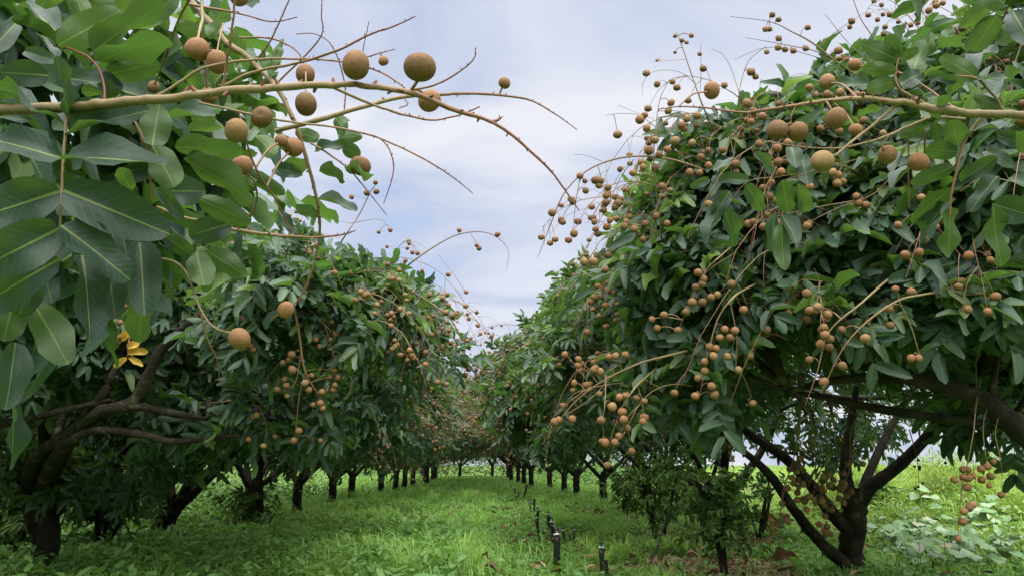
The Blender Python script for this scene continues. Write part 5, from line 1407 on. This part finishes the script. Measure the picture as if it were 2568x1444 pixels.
sapling(640, 1345, 0.4, 70, 'leafy shoots round the slim trunk in the left row', .2, 3, 40)

# slim trunk in the left row
def slim_tree():
    rng = np.random.default_rng(71)
    b = on_ground(640, 1345)
    root = empty('slim_tree', b, 'slim straight dark trunk standing between the left row trees', 'tree')
    T = Tubes(); q = spline(np.array([[*b, .05], [*(b + [0.02, 0, .3]), .042], [*(b + [-0.01, 0, .7]), .04], [*(b + [.05, .1, 1.3]), .025]]), 6)
    T.add(q[:, :3], q[:, 3], 9, lump=.07, rng=rng); T.build('trunk', M['bark'], root, b)
    P = b + np.array([0, 0, 1.2]) + rng.normal(0, .28, (50, 3))
    L, rac = whorls(P, norm(P - b - [0, 0, 1.1]), rng, (2, 4), .8); L['base'] = L['base'] - b
    o = link('crown', leaves_mesh('crown', L, TEMPL_MD, rng), root, M['leaf']); o['kind'] = 'stuff'
slim_tree()

# ------------------------------------------------------------------ micro-sprinklers
def lathe(prof, seg=12):
    V, F = [], []
    for (r, z) in prof:
        for j in range(seg):
            a = 2 * math.pi * j / seg; V.append((r * math.cos(a), r * math.sin(a), z))
    n = len(prof)
    for i in range(n - 1):
        for j in range(seg):
            k = (j + 1) % seg
            F.append((i * seg + j, i * seg + k, (i + 1) * seg + k, (i + 1) * seg + j))
    return np.array(V), np.array(F)


def part(name, V, F, mat, parent, smooth=True):
    return link(name, mesh_np(name, np.asarray(V, float), F, smooth=smooth), parent, mat)


def sprinkler_parts():
    w = 0.0155
    stake = lathe([(0.0, -0.10), (w * .5, -0.10), (w * .75, 0.0), (w * .8, 0.55), (w * 1.05, 0.70), (w * 1.05, 0.80), (w * .7, 0.81), (w * .7, .84)])
    coll = lathe([(w * .72, .835), (w * 1.08, .838), (w * 1.12, .858), (w * .9, .872), (w * .5, .876), (0, .876)])
    # bridge frame: two arms and a pointed cap
    arms = []
    for s in (-1, 1):
        x = s * w * .75
        bx = np.array([[a, b, c] for c in (.865, .945) for a in (x - .003, x + .003) for b in (-.004, .004)])
        arms.append(bx)
    cap = lathe([(0, .935), (w * 1.0, .936), (w * .95, .952), (w * .5, .97), (w * .22, .995), (0, 1.0)])
    spin = lathe([(0, .888), (w * .35, .889), (w * .6, .905), (w * .3, .925), (0, .926)], 8)
    return stake, coll, arms, cap, spin


SP = sprinkler_parts()
BOXF = np.array([(0, 1, 3, 2), (4, 6, 7, 5), (0, 4, 5, 1), (2, 3, 7, 6), (0, 2, 6, 4), (1, 5, 7, 3)])
SPM = {}
def sp_mesh(k, V, F, mat):
    if k not in SPM:
        SPM[k] = mesh_np(k, V, F); SPM[k].materials.append(mat)
    return SPM[k]


def sprinkler(px, top, base, lean, label, i):
    p = on_ground(px, base); p[2] = gz(p[0], p[1])
    d = (p - CAM) @ FW
    h = (base - top) * d / FPX
    wsc = 1.05 if h > 0.2 else 0.9
    root = empty('sprinkler', p, label, 'sprinkler', 'micro sprinklers standing along the alley')
    root.rotation_euler = (R_(lean[1]), R_(lean[0]), i * 0.7)
    link('stake', sp_mesh('stake', *SP[0], M['black']), root)
    link('collar', sp_mesh('collar', *SP[1], M['collar']), root)
    for k, a in enumerate(SP[2]): link('bracket_arm', sp_mesh(f'arm{k}', a, BOXF, M['black']), root)
    link('cap', sp_mesh('cap', *SP[3], M['black']), root)
    link('spinner', sp_mesh('spinner', *SP[4], M['collar']), root)
    root.scale = (wsc, wsc, h)
    return root


SPR = [(1404, 1330, 1452, (-3, 0), 'tallest black sprinkler stake nearest the camera, with a pale collar'), (1390, 1330, 1440, (2, 3), 'black sprinkler stake just left of the tallest one'),
       (1510, 1367, 1462, (3, 0), 'thin black sprinkler with pale collar, left of the nearest right pair'), (1416, 1318, 1374, (5, 0), 'short sprinkler between the tallest stake and the twin stakes'),
       (1439, 1315, 1370, (-3, 0), 'thin pointed sprinkler right of the twin stakes'), (1383, 1293, 1372, (0, 0), 'sprinkler with bright collar behind the tallest stake'), (1392, 1303, 1366, (6, 4), 'leaning sprinkler touching the bright collared one'),
       (1377, 1283, 1338, (0, 2), 'narrow sprinkler just behind the bright collared one'), (1353, 1285, 1350, (-9, 0), 'sprinkler leaning left in the middle of the line'), (1349, 1272, 1318, (0, 0), 'sprinkler in the middle of the line beside the leaning one'),
       (1330, 1251, 1292, (0, 0), 'sprinkler left of a dark stub, farther along the line'), (1284, 1243, 1270, (-4, 0), 'leftmost small sprinkler of the far group'), (1296, 1240, 1264, (2, 0), 'small sprinkler with white collar in the far group'),
       (1300, 1229, 1258, (0, 5), 'sprinkler at the back of the far group'), (1291, 1214, 1246, (0, 0), 'farthest thin sprinkler of the line')]
for i, s in enumerate(SPR): sprinkler(*s, i)


def pipe(name, rows, label, cat, mat='black', cap=True):
    """a plain pipe standing or leaning: tube with an open rim"""
    T = Tubes(); q = np.array(rows, float)
    T.add(q[:, :3], q[:, 3], 10)
    top = q[-1]
    ax = norm(q[-1, :3] - q[-2, :3])
    T.add(np.array([top[:3], top[:3] + ax * .004, top[:3] + ax * .004, top[:3] - ax * .02]), [top[3] * 1.08, top[3] * 1.08, top[3] * .7, top[3] * .7], 10)
    b = q[0, :3]
    o = T.build(name, M[mat], None, b); o.location = b.tolist()
    return tag(o, label, cat)


def stub(px, top, base, w, lean, label):
    p = on_ground(px, base); d = (p - CAM) @ FW
    h = (base - top) * d / FPX; r = w * d / FPX / 2
    e = p + np.array([lean * h, 0, h])
    pipe('riser_pipe', [[*(p - [0, 0, .05]), r], [*((p + e) / 2), r * 1.02], [*e, r]], label, 'pipe')
stub(1524, 1408, 1462, 10, -.06, 'short black riser pipe beside the nearest right sprinkler')
stub(1430, 1340, 1371, 7, .05, 'short black riser pipe between two sprinklers')
stub(1337, 1252, 1290, 6, .1, 'black riser pipe stub farther along the sprinkler line')
stub(1312, 1215, 1256, 5, .25, 'slanting thin black riser at the far group of sprinklers')
# leaning dark prop under a limb, thin dark rod, pale post
a = on_ground(1744, 1330); b = at(1800, 1155, (a - CAM) @ FW - .1)
pipe('prop_pole', [[*a, .022], [*((a + b) / 2), .022], [*b, .022]], 'dark slanting pole propping a limb beside the saplings', 'pole')
a = on_ground(1612, 1462); b = at(1690, 1240, (a - CAM) @ FW + .3)
pipe('thin_rod', [[*a, .006], [*((a + b) / 2 + [0.01, 0, 0]), .0055], [*b, .004]], 'thin black rod leaning against the bushy sapling', 'rod')

# ------------------------------------------------------------------ undergrowth that closes the view
weeds('undergrowth', 3600, (-12.0, -4.4), (4.6, 40.0), (0.25, 1.25), (0.07, 0.14), 26, 'dark leafy undergrowth behind the left row of trees', mat='sapling', cat='undergrowth', per=6, templ=TEMPL_XS, wr=(0.4, 0.6))
weeds('undergrowth', 1500, (-6.0, -3.1), (4.8, 18.0), (0.08, 0.5), (0.06, 0.12), 29, 'low leafy undergrowth round the feet of the left row', mat='sapling', cat='undergrowth', per=6, templ=TEMPL_XS, wr=(0.4, 0.6))
weeds('undergrowth', 1700, (-9.0, 9.0), (46.0, 52.0), (0.3, 2.4), (0.14, 0.26), 27, 'leafy undergrowth closing the far end of the alley', mat='sapling', cat='undergrowth', per=6, templ=TEMPL_LO)
weeds('undergrowth', 900, (3.6, 5.5), (22.0, 46.0), (0.2, 0.9), (0.08, 0.16), 28, 'leafy undergrowth behind the far part of the right row', mat='sapling', cat='undergrowth', per=6, templ=TEMPL_LO)

# ------------------------------------------------------------------ weedy bank at the right, broad-leaved creeper, fallen leaves
bank = lambda x, y: np.clip((x - 2.9 - 0.06 * (y - 5)) / 0.8, 0, 1)
weeds('weeds', 10000, (2.8, 8.0), (5.2, 12.0), (0.05, 0.22), (0.04, 0.10), 24, 'bright yellow green weeds covering the sunny bank at right', mat='bright', dens=bank, wr=(0.26, 0.46), templ=TEMPL_XS)
weeds('weeds', 7000, (4.0, 22.0), (12.0, 34.0), (0.05, 0.20), (0.05, 0.13), 25, 'bright green weeds on the open field beyond the right row', mat='bright', per=4, templ=TEMPL_XS)
blades('grass', 18000, (2.9, 8.0), (5.0, 12.0), (0.10, 0.30), (0.005, 0.010), 15, 'tall bright grass growing through the weedy bank at right', dens=bank, tint=(0.78, 0.14))
blades('grass', 9000, (-14.0, -4.5), (5.0, 22.0), (0.10, 0.3), (0.012, 0.024), 16, 'grass on the ground behind the left row')


def bush(c, r, h, seed, label):
    rng = np.random.default_rng(seed)
    c = np.array([c[0], c[1], float(gz(c[0], c[1]))])
    root = empty('weedy_bush', c, label, 'bush', 'bushes on the weedy bank')
    n = 420
    d = norm(rng.normal(0, 1, (n, 3))); d[:, 2] = np.abs(d[:, 2])
    P = c + d * np.array([r, r, h]) * rng.uniform(.45, 1.0, (n, 1)) * (1 + .25 * np.sin(5 * d[:, 0:1] + 4 * d[:, 1:2] + seed))
    i = np.repeat(np.arange(n), 9); m = len(i)
    dd, nn = orient(norm(d[i] * .6 + rng.normal(0, .6, (m, 3)) + [0, 0, .15]), np.array([0, 0, 1.0]) + rng.normal(0, .4, (m, 3)))
    ln = rng.uniform(.025, .06, m)
    L = dict(base=P[i] + rng.normal(0, .035, (m, 3)) - c, dir=dd, nrm=nn, len=ln, wid=ln * rng.uniform(.25, .42, m), tint=np.clip(rng.normal(.5, .2, n)[i] + rng.normal(0, .08, m), 0, 1))
    o = link('foliage', leaves_mesh('foliage', L, TEMPL_XS, rng), root, M['bright']); o['kind'] = 'stuff'
    T = Tubes(); k = np.arange(0, n, 6)
    T.batch(np.repeat(c[None], len(k), 0) + rng.normal(0, .03, (len(k), 3)) * [1, 1, 0], (P[k] + c) / 2 + rng.normal(0, .03, (len(k), 3)), P[k], .005, .002, 4, .3)
    T.build('stem', M['stem'], root, c)


for i, (x, y, r, h, lab) in enumerate([(5.1, 7.9, .55, .50, 'bright feathery bush in the middle of the weedy bank'), (6.1, 8.4, .6, .58, 'tall bright bush on the crest of the bank at the right edge'), (4.2, 8.8, .5, .42, 'low bright bush at the left end of the bank'),
                                       (5.9, 6.9, .5, .35, 'leafy bush low on the bank at the right edge'), (7.2, 9.6, .7, .62, 'bush at the back of the bank near the frame edge'),
                                       (4.75, 9.6, .6, .52, 'feathery bush on the skyline of the bank beside the forked limb'), (5.6, 10.4, .7, .60, 'rounded bush on the skyline in the middle of the bank'), (6.7, 10.9, .7, .55, 'bush on the skyline toward the right edge'), (4.0, 7.2, .4, .24, 'small bright bush just right of the forked trunk'), (4.9, 6.6, .4, .22, 'low bright bush in front of the pale creeper')]):
    bush((x, y), r, h, 300 + i, lab)


def heart_leaf():
    """broad heart-shaped creeper leaf: x along, notch at the stalk"""
    out = [(0, 0), (-.12, .16), (-.10, .34), (.06, .47), (.26, .50), (.50, .42), (.72, .28), (.90, .12), (1.0, 0)]
    V = [(.0, 0, 0), (.35, 0, -.03), (.7, 0, -.07)]
    n0 = len(V)
    for s in (1, -1):
        for (x, y) in out[1:-1]: V.append((x, s * y, .10 * y - .12 * x * x + .05 * math.sin(9 * x + s)))
    V.append((1.0, 0, -.14)); tip = len(V) - 1
    m = len(out) - 2; F = []
    for s in (0, 1):
        b = n0 + s * m
        ids = [b + i for i in range(m)]
        tri = [(0, ids[0], ids[1]), (0, ids[1], ids[2]), (0, ids[2], ids[3]), (0, ids[3], 1), (1, ids[3], ids[4]), (1, ids[4], 2), (2, ids[4], ids[5]), (2, ids[5], ids[6]), (2, ids[6], tip)]
        for t in tri:
            A = [np.array(V[k]) for k in t]
            F.append(t if np.cross(A[1] - A[0], A[2] - A[0])[2] > 0 else t[::-1])
    UV = [(v[0], .5 + v[1]) for v in V]
    me = mesh_np('broad_blade', np.array(V), np.array(F), uv=np.array(UV)); me.materials.append(M['broad'])
    return me


HEART = heart_leaf()


def creeper(regions, label, seed):
    rng = np.random.default_rng(seed)
    c0 = on_ground(*regions[0][:2])
    root = empty('broad_leaved_creeper', (c0[0], c0[1], gz(c0[0], c0[1])), label, 'creeper', 'creepers on the bank')
    O = np.array(root.location); T = Tubes()
    for (px, py, rx, ry, n) in regions:
        for k in range(n):
            t = rng.uniform(0, 6.283); q = math.sqrt(rng.random())
            x, y = px + rx * q * math.cos(t), py + ry * q * math.sin(t)
            g = on_ground(x, y, .16)
            g = np.array([g[0], g[1], float(gz(g[0], g[1]))])
            h = rng.uniform(.10, .24)
            d, nn = orient(np.array([rng.normal(0, 1), rng.normal(-.6, .6), rng.normal(-.25, .3)]), np.array([rng.normal(0, .3), rng.normal(-.35, .3), 1.0]))
            s = rng.uniform(.07, .14)
            p = g + [0, 0, h]
            o = bpy.data.objects.new('leaf', HEART); COL.objects.link(o); o.parent = root
            o.matrix_basis = basis(p - O, d, nn, s, s * .95, s)
            T.add(spline([g, (g + p) / 2 + rng.normal(0, .01, 3), p], 2), np.linspace(.003, .002, 5), 4, .1, .3)
    T.build('leaf_stalk', M['stem'], root, O)


creeper([(2290, 1330, 95, 32, 80), (2340, 1360, 80, 30, 50)], 'pale grey green broad leaved creeper beside the forked trunk', 401)
creeper([(2480, 1350, 80, 35, 70)], 'pale broad leaved creeper patch at the right edge under hanging fruit', 402)

for i, (px, py, s, lab) in enumerate([(1945, 1425, .17, 'large curled brown dry leaf lying left of the forked trunk'), (1972, 1414, .13, 'smaller brown dry leaf standing on edge by the forked trunk'), (1480, 1352, .08, 'small brown dry leaf in the grass right of the sprinklers')]):
    rng = np.random.default_rng(500 + i)
    p = on_ground(px, py); p[2] = gz(p[0], p[1]) + .05
    me = templ_mesh(leaf_grid([.05, .15, .3, .45, .6, .75, .88, .96], 5, .35, .45, .14, .5, 9 + i), 'dry_leaf', M['dryleaf'])
    o = link('dry_leaf', me); d, nn = orient(np.array([rng.normal(0, 1), rng.normal(0, .4), .15]), np.array([.2, -.7, .8]))
    o.matrix_world = basis(p, d, nn, s, s * .6, s)
    tag(o, lab, 'dry leaf')
